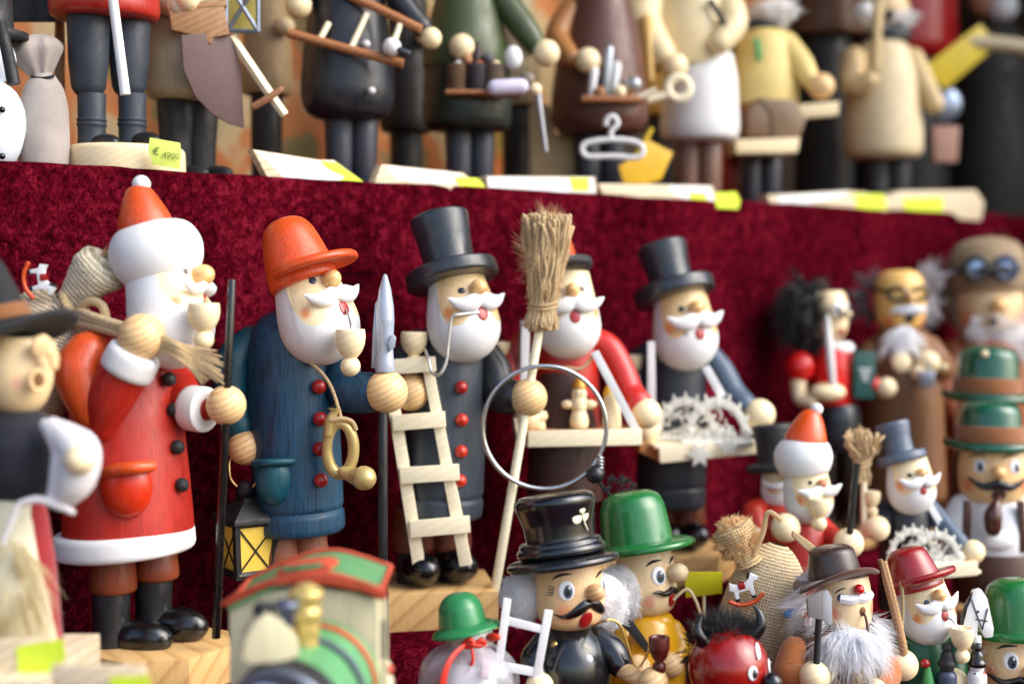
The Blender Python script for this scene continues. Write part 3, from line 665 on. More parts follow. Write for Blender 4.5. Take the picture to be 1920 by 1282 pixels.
# ---------------------------------------------------------------- chimney sweep with the ladder
def tophat(t, mat, ax, vt, vb, vbb, r1, r0, rb, parent=None, seg=52, name='top_hat'):
    return t.lathe(name, mat, ax, [(vt, 0), (vt, r1 - 3), (vt + 4, r1), ((vt + vb) / 2, (r1 + r0) / 2 - 2), (vb - 4, r0), (vb, r0 + 3), (vb, rb - 4), (vb + 2, rb), (vbb - 2, rb), (vbb, rb - 4), (vbb, 0)], rc=4, seg=seg)
t = T('chimney_sweep_figurine', 'chimney sweep smoker in slate grey coat with red buttons, holding a ladder and jute broom', 'figurine', 832, yl(832, MO), ZM, 30)
vf = t.vf; by = vf - 70
t.lathe('base', BASEW, (822, vf), [(by, 0), (by, 142), (vf, 142), (vf, 0)], seg=4, rot=45 - 24, flat=True)
for (bu, q, dy) in ((782, 6, -16), (852, 0, 14)):
    yy = by + q
    b = t.lathe('boot', MATBLACK, (bu - 8, yy), [(yy - 110, 0), (yy - 110, 30), (yy - 20, 30), (yy, 30), (yy, 0)], dy=dy + 10, rc=3)
    t.ell('boot_toe', GLOSSBLACK, (bu + 8, yy - 30, dy - 34), (t.sd * 34 * t.k, t.f * 46 * t.k, V((0, 0, 32 * t.k))), parent=b, floor=t.P(0, yy, dy).z)
    t.lathe('breeches', paint((104, 50, 28), .4, .14, .1), (bu - 8, yy), [(945, 0), (945, 34), (1000, 40), (1022, 41), (1030, 40), (1034, 28), (1034, 0)], dy=dy + 8, rc=4)
CX = (836, 800, -3, 0)
t.lathe('coat', SLATE, CX, [(604, 0), (606, 30), (618, 50), (645, 64), (700, 71), (800, 75), (920, 77), (926, 74), (930, 74), (933, 78), (962, 77), (968, 70), (968, 0)], rc=6, seg=56)
for u, v in ((865, 726), (866, 787), (865, 846), (863, 901)):
    du = u - (836 - (v - 800) * math.tan(R(3))); t.ball('button', paint((196, 46, 24), .32, .04, .35) if v > 740 else REDDOT, u, v, 12, -math.sqrt(74 ** 2 - du * du) - 3)
t.arm(SLATE, [(784, 642, 10), (752, 690, -6), (750, 728, -26)], [26, 32, 30]); t.ball('hand', PINE, 771, 734, 36, -52)
t.arm(BLACK, [(894, 640, 16), (925, 690, 0), (935, 735, -14), (958, 744, -30)], [26, 32, 34, 33]); t.ball('hand', PINE, 991, 745, 35, -46)
HX = (868, 600, 9, 7, -52)
on = t.head(HX, hprof(500, 50, 612, 68), 504, 620, WHITE, W=74, notch=38, cheek_v=590, skin=(236, 204, 152))
for an in (-25, 25):
    p, nn = on(an, 553); t.dot('eye', paint((40, 44, 48), .3, .05, .3), p, nn, 7, 6, 2)
p, nn = on(2, 552, 10); t.dot('nose', NOSE, p, nn, 15.5, 15.5, 18)
t.wtash(on, WHITE, 576, 60, 16, curl=10, off=6)
p, nn = on(3, 600); t.dot('mouth', REDDOT, p, nn, 11, 12.5, 2)
tophat(t, paint((38, 43, 50), .34, .12, .3), (848, 518, 13, 15, -52), 406, 504, 530, 56, 47, 86)
pb = t.pipe_cup(PALE, 776, 622, 666, 25, -72, 15)
t.tube('pipe_stem', metal((226, 226, 222), .35, .6), [on(-4, 597, 1)[0], t.P(860, 590, -128), t.P(847, 597, -128), t.P(841, 640, -128), t.P(836, 680, -128), t.P(824, 702, -128), t.P(810, 698, -112), t.P(803, 672, -100), t.P(797, 655, -80)], 3, sub=8, n=8, parent=pb)
ld = T('toy_ladder', 'pale bare wood toy ladder leaning against the grey coat of the sweep', 'ladder', 830, t.Y - 84 * t.k, v=1076)
lad = [((716, 690), (738, 690), (799, 1074), (776, 1076)), ((788, 668), (808, 668), (885, 1058), (862, 1062))]
for q in lad: ld.slab('rail', RAW, q, dy=4, th=16, bev=1.0)
for (x0, y0, x1, y1, h) in ((732, 674, 816, 668, 28), (735, 779, 834, 771, 29), (749, 877, 860, 870, 30), (768, 977, 880, 967, 31)):
    ld.slab('rung', RAW, [(x0, y0), (x1, y1), (x1 + 2, y1 + h), (x0 + 2, y0 + h)], dy=-8, th=11, bev=1.0)
br = T('jute_broom', 'long handled broom with frayed jute bristles in the fist of the sweep', 'broom', 928, t.Y - 52 * t.k, v=1118)
br.lathe('handle', RAW, (970, 860, -9.65), [(585, 0), (585, 8), (1117, 9), (1117, 0)], rc=1, seg=16)
def jute_broom(br, cu, tie, top, bot, wt, wb, wtop, n, r, lean=0, seed=4):
    rnd = random.Random(seed); g = rnd.gauss
    for i in range(n):
        a = rnd.uniform(0, 6.28); q = math.sqrt(rnd.uniform(.05, 1)); x, y = q * math.cos(a), q * math.sin(a)
        tv = top + rnd.uniform(-6, 22) + 8 * q; h = tv - tie; w = (wtop - wt); s_ = r * 1.1
        pts = [(cu - lean * .4 + x * wb + g(0, s_), bot + rnd.uniform(-10, 8), y * wb), (cu + x * wt, tie, y * wt)]
        for f, e in ((.2, .14), (.4, .34), (.6, .55), (.8, .78), (1.0, 1.0)):
            pts.append((cu + lean * f * 1.2 + x * (wt + w * e) + g(0, s_), tie + h * f, y * (wt + w * e) + g(0, s_)))
        br.tube('bristle', (JUTE, JUTE2)[i % 2], pts, [r * .9, r * .75, r * .9, r, r, r * 1.1, r * (1.0 + .35 * rnd.random())], sub=3, n=7, round_=True)
    br.fur('loose_fibre', JUTE, (cu + lean * .6, (tie + top) / 2, 0), (wt * 1.3, wt * 1.3, abs(tie - top) * .5), n * 7, abs(tie - top) * .22, down=-.5, width=.7, jit=.5, seed=seed)
    for dv in (-5, 3): br.tube('binding', JUTE, [(cu - wt - 4, tie + 2 + dv, 0), (cu, tie + 6 + dv, -wt - 4), (cu + wt + 4, tie - 2 + dv, 0), (cu, tie - 4 + dv, wt + 4)], r * .9, closed=True, n=8)
jute_broom(br, 1018, 572, 402, 612, 24, 28, 46, 240, 2.9, lean=8)
rg = T('chimney_brush', 'sweep\'s wire hoop with a black ball weight and bristly brush hanging from a fist', 'brush', 1021, t.Y - 66 * t.k, v=918)
rg.tube('wire_hoop', WIRE, [(1021 + 116 * math.cos(a), 801 + 115 * math.sin(a), 8 * math.cos(a)) for a in [2 * math.pi * i / 24 for i in range(24)]], 4.4, closed=True, sub=4, n=10)
rg.tube('wire_twist', WIRE, [(1126 - 5 * math.cos(i * 1.6), 856 + i * 1.6, -7 * math.sin(i * 1.6)) for i in range(15)], 2.6, n=8)
rg.ball('ball_weight', BLACK, 1116, 889, 18, 0)
rg.tube('brush_stem', MATBLACK, [(1120, 900, 2), (1136, 920, 14), (1160, 945, 30)], 3, n=8)
rg.fur('brush_bristles', BFUR, (1160, 908, 10), (30, 12, 10), 500, 16, down=0, width=1.1, seed=8)
# ---------------------------------------------------------------- toy seller behind the broom
t = T('toy_seller_figurine', 'toy seller smoker in red sleeves and brown apron behind the jute broom', 'figurine', 1062, yl(1062, MO), ZM, 12)
vf = t.vf; by = vf - 55; APRON = paint((62, 36, 30), .5, .15)
t.lathe('base', BASEW, (1062, vf), [(by, 0), (by, 120), (vf, 120), (vf, 0)], seg=4, rot=20, flat=True)
for bu in (1032, 1088):
    b = t.lathe('boot', MATBLACK, (bu, by), [(900, 0), (900, 26), (by - 20, 27), (by, 27), (by, 0)], rc=3)
    t.ell('boot_toe', GLOSSBLACK, (bu + 6, by - 26, -34), (t.sd * 28 * t.k, t.f * 40 * t.k, V((0, 0, 27 * t.k))), parent=b, floor=t.P(0, by, 0).z)
t.lathe('coat', paint((170, 26, 14), .4, .14, .1), (1060, 700), [(615, 0), (618, 30), (630, 46), (660, 60), (720, 64), (800, 66), (925, 68), (930, 60), (930, 0)], rc=6)
t.lathe('apron', APRON, (1058, 700, 0, 0), [(684, 20), (684, 50), (700, 56), (760, 62), (850, 68), (935, 72), (938, 60), (938, 20)], dy=-8, rc=3, seg=48)
t.arm(REDP, [(1010, 636, 10), (968, 655, 0), (955, 700, -16), (962, 745, -50), (985, 775, -70)], [24, 28, 28, 26, 24]); t.ball('hand', PALE, 990, 782, 26, -84)
ra = t.arm(paint((196, 40, 34), .34, .1, .2), [(1110, 634, 8), (1140, 652, 2), (1164, 695, -10), (1180, 735, -26), (1196, 756, -46)], [22, 26, 27, 27, 27])
t.ball('hand', PALE, 1212, 775, 28, -62)
HX = (1064, 600, 3, 7, -44)
on = t.head(HX, hprof(508, 44, 613, 61), 512, 618, WHITE, W=72, notch=40, cheek_v=590)
for an in (-25, 25):
    p, nn = on(an, 548); t.dot('eye', paint((40, 50, 60), .3, .05, .3), p, nn, 6, 6, 2)
p, nn = on(0, 551, 8); t.dot('nose', NOSE, p, nn, 13.5, 13.5, 15)
t.wtash(on, WHITE, 576, 58, 15, curl=10, off=6)
p, nn = on(2, 600); t.dot('mouth', REDDOT, p, nn, 10.5, 12, 2)
hb = t.lathe('hat_crown', ORANGE, (1030, 480, 12, 8, -40), [(442, 0), (444, 36), (450, 44), (500, 50), (515, 50), (515, 0)], rc=7)
t.brim('hat_peak', MATBLACK, (1050, 508, 10, 14, -44), 508, 40, lambda a: 58 + 12 * math.cos(a), 18, lambda a: 4, parent=hb)
pb = t.pipe_cup(PALE, 938, 640, 672, 20, -20, 12)
t.tube('pipe_stem', WIRE, [on(-30, 598, 3)[0], t.P(985, 600, -50), t.P(977, 612, -48), t.P(972, 680, -40), t.P(962, 700, -30), t.P(953, 690, -24), t.P(945, 668, -20)], 3, n=8, parent=pb)
tr = T('hawker_tray', 'pale hawker tray of candle toys slung on white straps over a brown apron', 'tray', 1085, t.Y - 100 * t.k, v=840, phi=6)
PAN = wood((206, 150, 90), (170, 110, 60), .004)
tr.box('tray_floor', PAN, (1085, 806, 34), (226, 110, 6), yaw=2)
tr.slab('tray_board', RAW, [(990, 808), (1204, 803), (1204, 834), (990, 838)], dy=-26, th=8, yaw=2)
tr.slab('tray_board', RAW, [(964, 784), (980, 784), (988, 838), (970, 828)], dy=0, th=80, yaw=4)
tr.slab('strap', WHITE, [(1108, 662), (1122, 656), (1200, 803), (1184, 806)], dy=-8, th=5, bev=.5); tr.slab('strap', WHITE, [(978, 612), (994, 612), (988, 790), (974, 790)], dy=10, th=5, bev=.5)
tr.tube('strap_cord', JUTE, [(1020, 688, 10), (1060, 690, -4), (1090, 690, -4), (1112, 668, 0)], 3.4, n=8)
def little_figure(nm, lab, cat, u, v, Y, s, bodyc, hat, hatc, arms=True, grp=None):
    g = T(nm, lab, cat, u, Y, v=v, group=grp)
    b = g.lathe('body', bodyc, (u, v), [(v - 62 * s, 0), (v - 62 * s, 10 * s), (v - 58 * s, 15 * s), (v - 40 * s, 16 * s), (v - 34 * s, 13 * s), (v - 24 * s, 17 * s), (v - 12 * s, 19 * s), (v, 17 * s), (v, 0)], rc=3, seg=24)
    if hat:
        g.ball('head', bodyc, u, v - 66 * s, 15 * s); g.lathe('hat', hatc, (u, v), [(v - 98 * s, 0), (v - 96 * s, 7 * s), (v - 84 * s, 13 * s), (v - 78 * s, 15 * s), (v - 76 * s, 0)], rc=3, seg=20)
        for q in (-1, 1): g.ball('eye', GLOSSBLACK, u + q * 5 * s, v - 68 * s, 2 * s, -14 * s)
    if arms:
        for q in (-1, 1): g.ball('arm', bodyc, u + q * 22 * s, v - 46 * s, 10 * s, 0, sc=(1.3, 1, .9))
    return g
little_figure('wooden_snowman', 'tiny bare wood snowman with gold cap on the hawker\'s tray', 'toy', 1086, 802, tr.Y + 14 * tr.k, .96, PALE, True, paint((198, 140, 40), .3, .05, .2, .3))
g = T('toy_candle', 'tiny wooden candle with yellow flame tip on the hawker\'s tray beside the strap', 'toy', 1147, tr.Y + 20 * tr.k, v=802)
g.lathe('candle', PALE, (1147, 800), [(736, 0), (736, 13), (745, 15), (796, 18), (802, 18), (802, 0)], rc=2, seg=20); g.lathe('flame', paint((240, 190, 40), .4, .02), (1143, 730), [(715, 0), (722, 6), (734, 11), (742, 12), (743, 0)], rc=2, seg=16)
g = T('toy_barrel', 'tiny bare wood pot toy on the hawker\'s tray by the sweep\'s fist', 'toy', 1010, tr.Y + 18 * tr.k, v=804)
g.lathe('pot', PALE, (1010, 800), [(770, 0), (770, 14), (776, 17), (784, 17), (788, 12), (804, 14), (804, 0)], rc=2, seg=20); g.ball('lid_knob', PALE, 1010, 766, 6)

# ---------------------------------------------------------------- candle-arch seller
def arch_mat(): return paint((226, 224, 212), .6, .05)
def candle_arch(g, cu, cv, rx, ry, mat, th, yaw=0, dy=0, rays=9):
    """fretwork candle arch: bands, spokes, candle stubs and little figures inside"""
    arc = [math.pi * i / 18 for i in range(19)]
    g.slab('arch_band', mat, [(cu + rx * 1.02 * math.cos(a), cv - ry * 1.02 * math.sin(a)) for a in arc] + [(cu + rx * .8 * math.cos(a), cv - ry * .8 * math.sin(a)) for a in arc[::-1]], dy=dy - th * .5, th=th, bev=.4)
    for i in range(rays):
        a = math.pi * (i + .5) / rays
        g.tube('candle_stub', mat, [(cu + rx * .98 * math.cos(a), cv - ry * .98 * math.sin(a), dy), (cu + rx * 1.05 * math.cos(a), cv - ry * 1.05 * math.sin(a) - ry * .03, dy), (cu + rx * 1.06 * math.cos(a), cv - ry * 1.06 * math.sin(a) - ry * .07, dy)], [th * .7, th * .6, th * .4], n=6, sub=2, round_=True)
    r2 = random.Random(int(cu) + 5)
    for i in range(10):
        a = r2.uniform(.3, 2.84); q = r2.uniform(.3, .74); x, y = cu + rx * q * math.cos(a), cv - ry * q * math.sin(a); b = r2.uniform(0, 6.28); w = rx * .17
        g.tube('fret_scroll', mat, [(x - w * math.cos(b), y - w * math.sin(b), dy), (x + w * .5 * math.sin(b), y - w * .5 * math.cos(b), dy + 1), (x + w * math.cos(b), y + w * math.sin(b), dy)], [th * .3, th * .45, th * .3], n=6, sub=3, round_=True)
    rnd = random.Random(int(cu))
    for i in range(9):
        x = cu + rx * (-.66 + .165 * i); h = ry * rnd.uniform(.3, .58) * (1 - .5 * abs(i - 4) / 4); w = th * rnd.uniform(.5, .8)
        g.slab('fret_figure', mat, [(x - w * 1.6, cv), (x - w * 1.2, cv - h * .5), (x - w * 2.4, cv - h * .75), (x - w * .8, cv - h * .8), (x, cv - h), (x + w * 1.2, cv - h * .85), (x + w * 2.2, cv - h * .6), (x + w * .9, cv - h * .45), (x + w * 1.7, cv)], dy=dy - th * .5 + (i % 2) * 1.5, th=th, bev=.4)
    for q in range(5):
        a = math.pi * (q + .5) / 5; g.ball('arch_rosette', mat, cu + rx * .89 * math.cos(a), cv - ry * .89 * math.sin(a), th * 1.9, dy, sc=(1, .4, 1), seg=12)
    g.tube('arch_foot', mat, [(cu - rx * 1.08, cv, dy), (cu + rx * 1.08, cv, dy)], th * 1.4, n=6, sub=1)
t = T('arch_seller_figurine', 'smoker in black top hat and dark coat carrying a tray of white fretwork arches', 'figurine', 1272, yl(1272, MO), ZM, 25)
vf = t.vf; by = vf - 50; DN = paint((36, 42, 52), .45, .14)
t.lathe('base', BASEW, (1268, vf), [(by, 0), (by, 110), (vf, 110), (vf, 0)], seg=8, rot=20, flat=True)
for bu in (1240, 1292):
    b = t.lathe('boot', MATBLACK, (bu, by), [(by - 100, 0), (by - 100, 25), (by, 25), (by, 0)], rc=3)
    t.ell('boot_toe', GLOSSBLACK, (bu + 10, by - 24, -30), (t.sd * 26 * t.k, t.f * 38 * t.k, V((0, 0, 25 * t.k))), parent=b, floor=t.P(0, by, 0).z)
    t.lathe('breeches', paint((104, 50, 28), .4, .14), (bu, by), [(930, 0), (930, 28), (985, 31), (990, 22), (990, 0)], rc=4)
t.lathe('coat', DN, (1262, 760, -2), [(630, 0), (632, 26), (645, 46), (680, 58), (760, 62), (880, 66), (905, 66), (908, 63), (912, 66), (945, 66), (950, 58), (950, 0)], rc=6)
t.arm(DN, [(1218, 660, 10), (1190, 690, 4), (1186, 740, -10), (1204, 790, -46)], [22, 28, 27, 24]); t.ball('hand', PALE, 1212, 806, 26, -70)
t.arm(paint((70, 86, 106), .4, .1), [(1318, 652, 10), (1348, 690, 0), (1372, 735, -16), (1394, 760, -34)], [20, 25, 26, 25]); t.ball('hand', PALE, 1424, 777, 29, -50)
HX = (1284, 625, 8, 6, -42)
on = t.head(HX, hprof(535, 46, 636, 60), 540, 640, WHITE, W=72, notch=34, cheek_v=615, skin=(238, 204, 148))
for an in (-25, 25):
    p, nn = on(an, 583); t.dot('eye', paint((40, 50, 60), .3, .05, .3), p, nn, 6, 6, 2)
p, nn = on(2, 584, 8); t.dot('nose', NOSE, p, nn, 13.5, 13.5, 15)
t.wtash(on, WHITE, 606, 56, 15, curl=10, off=6)
p, nn = on(2, 632); t.dot('mouth', REDDOT, p, nn, 10, 11.5, 2)
tophat(t, paint((38, 44, 52), .34, .12, .3), (1264, 548, 16, 15, -42), 460, 534, 560, 48, 40, 76)
pb = t.pipe_cup(PALE, 1184, 664, 700, 21, -20, 12)
t.tube('pipe_stem', WIRE, [on(-20, 630, 2)[0], t.P(1228, 636, -56), t.P(1221, 650, -56), t.P(1216, 720, -40), t.P(1205, 730, -32), t.P(1195, 700, -24)], 2.6, n=8, parent=pb)
tr = T('fretwork_tray', 'pale tray of white fretwork candle arches carried on white straps by the dark coated smoker', 'tray', 1316, t.Y - 96 * t.k, v=862, phi=16)
tr.box('tray_floor', RAW, (1312, 830, 40), (206, 100, 7), yaw=10)
tr.slab('tray_board', RAW, [(1236, 838), (1424, 822), (1424, 850), (1238, 868)], dy=-16, th=8, yaw=10); tr.slab('tray_board', PAN, [(1200, 826), (1212, 826), (1240, 840), (1240, 866), (1200, 848)], dy=10, th=60, yaw=10)
tr.slab('strap', WHITE, [(1214, 640), (1228, 640), (1230, 800), (1214, 800)], dy=0, th=4, bev=.5); tr.slab('strap', WHITE, [(1316, 690), (1330, 684), (1362, 740), (1348, 748)], dy=0, th=4, bev=.5)
candle_arch(tr, 1345, 830, 62, 84, arch_mat(), 5.2, dy=-8); candle_arch(tr, 1285, 822, 60, 76, arch_mat(), 5.0, dy=34)
for (cu, cv, r) in ((1312, 852, 26), (1366, 836, 22)):
    tr.slab('star', arch_mat(), [(cu + r * (1 if i % 2 == 0 else .5) * math.cos(math.pi * i / 6), cv + r * (1 if i % 2 == 0 else .5) * math.sin(math.pi * i / 6)) for i in range(12)], dy=-30, th=4, bev=.4)

# ---------------------------------------------------------------- far end of the middle shelf
def simple_legs(t, u, v0, r, mat, base_r, base_m=None):
    by = t.vf - 26; t.lathe('base', base_m or BASEW, (u, by), [(by, 0), (by, base_r), (t.vf, base_r), (t.vf, 0)], rc=3)
    for q in (-1, 1): t.lathe('leg', mat, (u + q * r * 1.05, by), [(v0, 0), (v0, r), (by, r * .9), (by, 0)], rc=2, seg=24)
t = T('baroque_lady_figurine', 'black haired figurine in red vest holding a white quill and green book', 'figurine', 1556, yl(1556, -.055), ZM, 40)
simple_legs(t, 1572, 800, 20, GLOSSBLACK, 70)
t.lathe('vest', paint((214, 26, 24), .3, .06, .3), (1562, 700), [(645, 0), (646, 22), (655, 33), (690, 37), (740, 36), (758, 34), (758, 0)], rc=4)
t.lathe('trousers', paint((24, 28, 38), .35, .08, .3), (1572, 790), [(756, 0), (756, 36), (780, 42), (820, 44), (845, 40), (845, 0)], rc=5)
t.ball('sleeve', paint((220, 28, 24), .28, .05, .4), 1500, 688, 27, -14, sc=(1, 1, 1.12)); t.tube('forearm', PALE, [(1497, 712, -16), (1500, 745, -24), (1520, 752, -40)], [15, 14, 13], round_=True); t.ball('hand', PALE, 1552, 735, 22, -46, sc=(1.5, 1, .8))
t.arm(paint((214, 26, 24), .3, .06, .3), [(1590, 668, 8), (1612, 700, 2), (1640, 722, -20)], [16, 17, 14]); t.ball('hand', PALE, 1662, 727, 19, -26)
on = t.head((1553, 600, 0, 0), [(542, 20), (550, 30), (570, 36), (595, 37), (620, 34), (636, 22), (642, 0)], 545, 636, PALE, W=100, notch=0, skin=(238, 214, 170), cheek=(220, 130, 110))
eye_painted(t, on, -12, 578, 10, brow=False); eye_painted(t, on, 30, 578, 10, brow=False)
p, nn = on(2, 588, 8); t.dot('nose', PALE, p, nn, 8, 8, 18); p, nn = on(6, 622); t.dot('mouth', REDDOT, p, nn, 8, 8, 2)
t.fur('hair', fibre((26, 25, 26)), (1512, 588, 14), (46, 44, 58), 2600, 34, down=.7, width=1.6, seed=3, core='wig', lim=lambda d: d.x < .55)
t.lathe('collar', WHITE, (1570, 652), [(640, 14), (642, 26), (650, 32), (660, 30), (662, 20)], rc=3)
g = T('white_quill', 'slim white quill upright in the hand of the red vested figurine', 'quill', 1556, t.Y - 56 * t.k, v=735); g.tube('quill_shaft', WHITE, [(1551, 590, 0), (1555, 650, 0), (1562, 722, 0)], [3, 8, 6], n=8)
g = T('toy_book', 'small dark green book with pale lettering lines held by the red vested figurine', 'book', 1622, t.Y - 34 * t.k, v=748)
g.slab('cover', paint((14, 74, 70), .5, .06), [(1603, 658), (1643, 660), (1641, 748), (1602, 746)], dy=0, th=14, yaw=10)
for i in range(4): g.slab('title_line', WHITE, [(1612 + i * 2, 690 + i * 7), (1634 - i * 2, 691 + i * 7), (1634 - i * 2, 693.5 + i * 7), (1612 + i * 2, 692.5 + i * 7)], dy=-1.5, th=1.4, yaw=10, bev=0)
t = T('professor_figurine', 'bald bespectacled professor figurine with white goatee in a brown gown', 'figurine', 1690, yl(1690, -.06), ZM, 22)
simple_legs(t, 1690, 850, 22, MATBLACK, 84)
GOWN = paint((124, 84, 50), .5, .16)
t.lathe('gown', GOWN, (1690, 700), [(610, 0), (612, 30), (625, 52), (660, 68), (740, 76), (870, 80), (930, 82), (936, 70), (936, 0)], rc=8)
on = t.head((1687, 560, 2, 2), [(504, 0), (506, 20), (514, 36), (535, 45), (570, 47), (600, 44), (616, 32), (622, 0)], 507, 618, PALE, W=120, notch=0, skin=(236, 190, 110), cheek=(214, 96, 70))
for an in (-26, 26):
    p, nn = on(an, 552, 4); t.tube('spectacle_rim', GLOSSBLACK, [p + (V((0, 0, 1)) * math.sin(a) * 12 + V((0, 0, 1)).cross(nn).normalized() * math.cos(a) * 17) * t.k for a in [math.pi * i / 5 for i in range(10)]], 3.6, closed=True, n=6, sub=3)
t.tube('spectacle_temple', GLOSSBLACK, [on(-44, 545, 4)[0], on(-75, 542, 4)[0], on(-100, 542, 3)[0]], 3.4, n=6)
p, nn = on(0, 560, 6); t.dot('nose', NOSE, p, nn, 9, 11, 12); t.tash(on, paint((200, 204, 212), .7, .05), 580, 40, 9, curl=-8, off=3, drop=2); p, nn = on(0, 597); t.dot('mouth', GLOSSBLACK, p, nn, 10, 9, 2)
t.fur('goatee', WFUR, (1694, 634, -62), (26, 12, 24), 900, 34, down=1.6, width=1.8, seed=5, core='goatee_core'); t.fur('hair_tuft', fibre((190, 190, 200)), (1718, 545, 30), (40, 24, 44), 700, 34, down=-.1, width=1.4, seed=6, lim=lambda d: d.x > .1)
t.fur('hair_tuft', fibre((120, 112, 116)), (1648, 560, 34), (34, 22, 40), 600, 30, down=0, width=1.4, seed=7, lim=lambda d: d.x < 0)
t.arm(GOWN, [(1630, 660, -6), (1622, 700, -30), (1640, 722, -56)], [22, 22, 18]); t.arm(GOWN, [(1742, 650, -4), (1768, 690, -24), (1756, 690, -60)], [22, 22, 18]); t.ball('hand', PALE, 1740, 680, 22, -78); t.ball('hand', PALE, 1722, 698, 14, -84)
t.ball('pocket_watch', PALE, 1690, 680, 18, -84, sc=(1, .35, 1)); g = T('tin_cup', 'little grey cup in the hand of the bespectacled professor', 'cup', 1736, t.Y - 96 * t.k, v=728)
g.lathe('cup', SKY_SILVER, (1736, 710), [(700, 0), (698, 13), (694, 16), (706, 17), (726, 13), (728, 0)], rc=2, seg=20)
t = T('aviator_figurine', 'old aviator figurine in beige fur cap with goggles and fluffy white beard', 'figurine', 1858, yl(1858, -.06), ZM, 14)
simple_legs(t, 1850, 860, 24, MATBLACK, 90)
t.lathe('jacket', paint((150, 78, 40), .5, .14), (1850, 700), [(620, 0), (622, 40), (640, 66), (700, 84), (880, 92), (888, 0)], rc=8)
on = t.head((1855, 580, 2, 2), [(500, 58), (540, 62), (580, 64), (615, 58), (638, 40), (648, 0)], 520, 640, PALE, W=110, notch=0, skin=(238, 206, 158), cheek=(222, 120, 70), crad=20, cheek_v=595)
CAPF = fibre((160, 136, 104)); t.lathe('fur_cap', CAPF, (1852, 500, 2, 4), [(446, 0), (447, 26), (456, 54), (480, 70), (510, 76), (545, 74), (548, 60), (546, 0)], rc=8); t.fur('cap_fur', CAPF, (1852, 510, 0), (76, 72, 60), 1800, 14, down=.3, width=1.6, seed=9, lim=lambda d: d.z > -.5)
t.fur('ear_flap', CAPF, (1796, 560, 10), (22, 22, 40), 700, 20, down=.6, width=1.6, seed=10, core='flap')
for u, c in ((1830, MATBLACK), (1886, paint((60, 70, 96), .4, .05))):
    q = t.tube('goggle_rim', c, [(u + 20 * math.cos(a), 503 + 20 * math.sin(a), -96 + abs(u - 1852) * .4) for a in [math.pi * i / 5 for i in range(10)]], 6, closed=True, n=8, sub=3); t.ball('goggle_lens', metal((150, 170, 200), .15, .6), u, 503, 17, -94 + abs(u - 1852) * .4, sc=(1, .3, 1), parent=q)
t.tube('goggle_strap', MATBLACK, [(1776, 506, -10), (1796, 506, -60), (1830, 505, -86), (1886, 503, -84), (1926, 505, -40)], 6, n=8)
p, nn = on(0, 574, 8); t.dot('nose', NOSE, p, nn, 16, 14, 18); t.fur('moustache', WFUR, (1864, 605, -66), (38, 8, 12), 500, 24, down=.4, width=1.5, seed=11); t.fur('beard', WFUR, (1880, 640, -30), (56, 34, 40), 1500, 46, down=.7, width=1.6, seed=12, core='beard_core'); t.ball('mouth', MATBLACK, 1862, 604, 8, -80, sc=(1, .5, 1))
for sgn in (-1,): t.arm(paint((150, 78, 40), .5, .14), [(1790, 660, -10), (1770, 720, -30), (1790, 770, -60)], [26, 26, 22])
# ---------------------------------------------------------------- lower shelf, right end
def tracht_hat(t, mat, ax, vt, vb, r1, r0, rb, th, band=None, lift=6, front=0, dome=12):
    """felt-style hat: domed crown, optional band, brim lifted at the sides"""
    c = t.lathe('hat_crown', mat, ax, [(vt, 0), (vt + 1, r1 * .55), (vt + dome * .5, r1 * .86), (vt + dome * 1.4, r1), (vb - 6, r0), (vb + 3, r0 + 2), (vb + 3, 0)], rc=6, seg=44)
    if band: t.lathe('hat_band', band[0], ax, [(band[1], r1 * .8), (band[1], r0 + 2.5), (band[2], r0 + 3.5), (band[2], r1 * .8)], rc=1.5, seg=44, parent=c)
    t.brim('hat_brim', mat, ax, vb, r0 - 4, lambda a: rb + front * math.cos(a), th, lambda a: lift * (math.cos(2 * a) * -.5 + .5) if lift > 0 else lift, parent=c)
    return c
def pole_legs(t, u, v0, r, mat, base_r):
    by = t.vf - 24; t.lathe('base', BASEW, (u, by), [(by, 0), (by, base_r), (t.vf, base_r), (t.vf, 0)], rc=3)
    if by > v0 + 4:
        for q in (-1, 1): t.lathe('leg', mat, (u + q * r * 1.05, by), [(v0, 0), (v0, r), (by, r), (by, 0)], rc=2, seg=20)
HATG = paint((16, 88, 62), .26, .06, .5); BANDO = cloth((150, 92, 52)); GREEN = paint((30, 112, 52), .26, .08, .5)
# two green-hatted men one behind the other
t = T('green_hat_figurine', 'figurine in green hat with brown band hidden behind an identical green hat', 'figurine', 1850, yl(1850, -.16), ZL, 20)
pole_legs(t, 1850, 960, 20, MATBLACK, 80)
t.lathe('coat', paint((92, 58, 38), .5, .12), (1850, 900), [(830, 0), (832, 34), (850, 60), (960, 72), (1000, 72), (1002, 0)], rc=6)
t.lathe('head', facewood((236, 200, 150), []), (1850, 800), [(745, 50), (760, 56), (800, 58), (830, 48), (845, 0)], rc=8)
tracht_hat(t, HATG, (1850, 745, -2, 2), 648, 748, 54, 60, 84, 14, (BANDO, 708, 736), lift=10)
for u, v in ((1846, 663), (1868, 740), (1770, 688)): t.ball('hat_pin', PALE, u, v, 7, -52 if u > 1800 else -10)
t = T('bavarian_figurine', 'moustached figurine in green banded hat, white shirt and brown leather trousers smoking a pipe', 'figurine', 1866, yl(1866, -.235), ZL, 8)
LEDER = paint((74, 42, 30), .45, .14, .1)
pole_legs(t, 1866, 1120, 26, LEDER, 95)
t.lathe('shirt', WHITE, (1866, 1000), [(925, 0), (928, 36), (945, 62), (985, 74), (1035, 74), (1040, 0)], rc=8)
t.lathe('leather_trousers', LEDER, (1866, 1080), [(1028, 0), (1028, 76), (1080, 82), (1125, 78), (1130, 0)], rc=5)
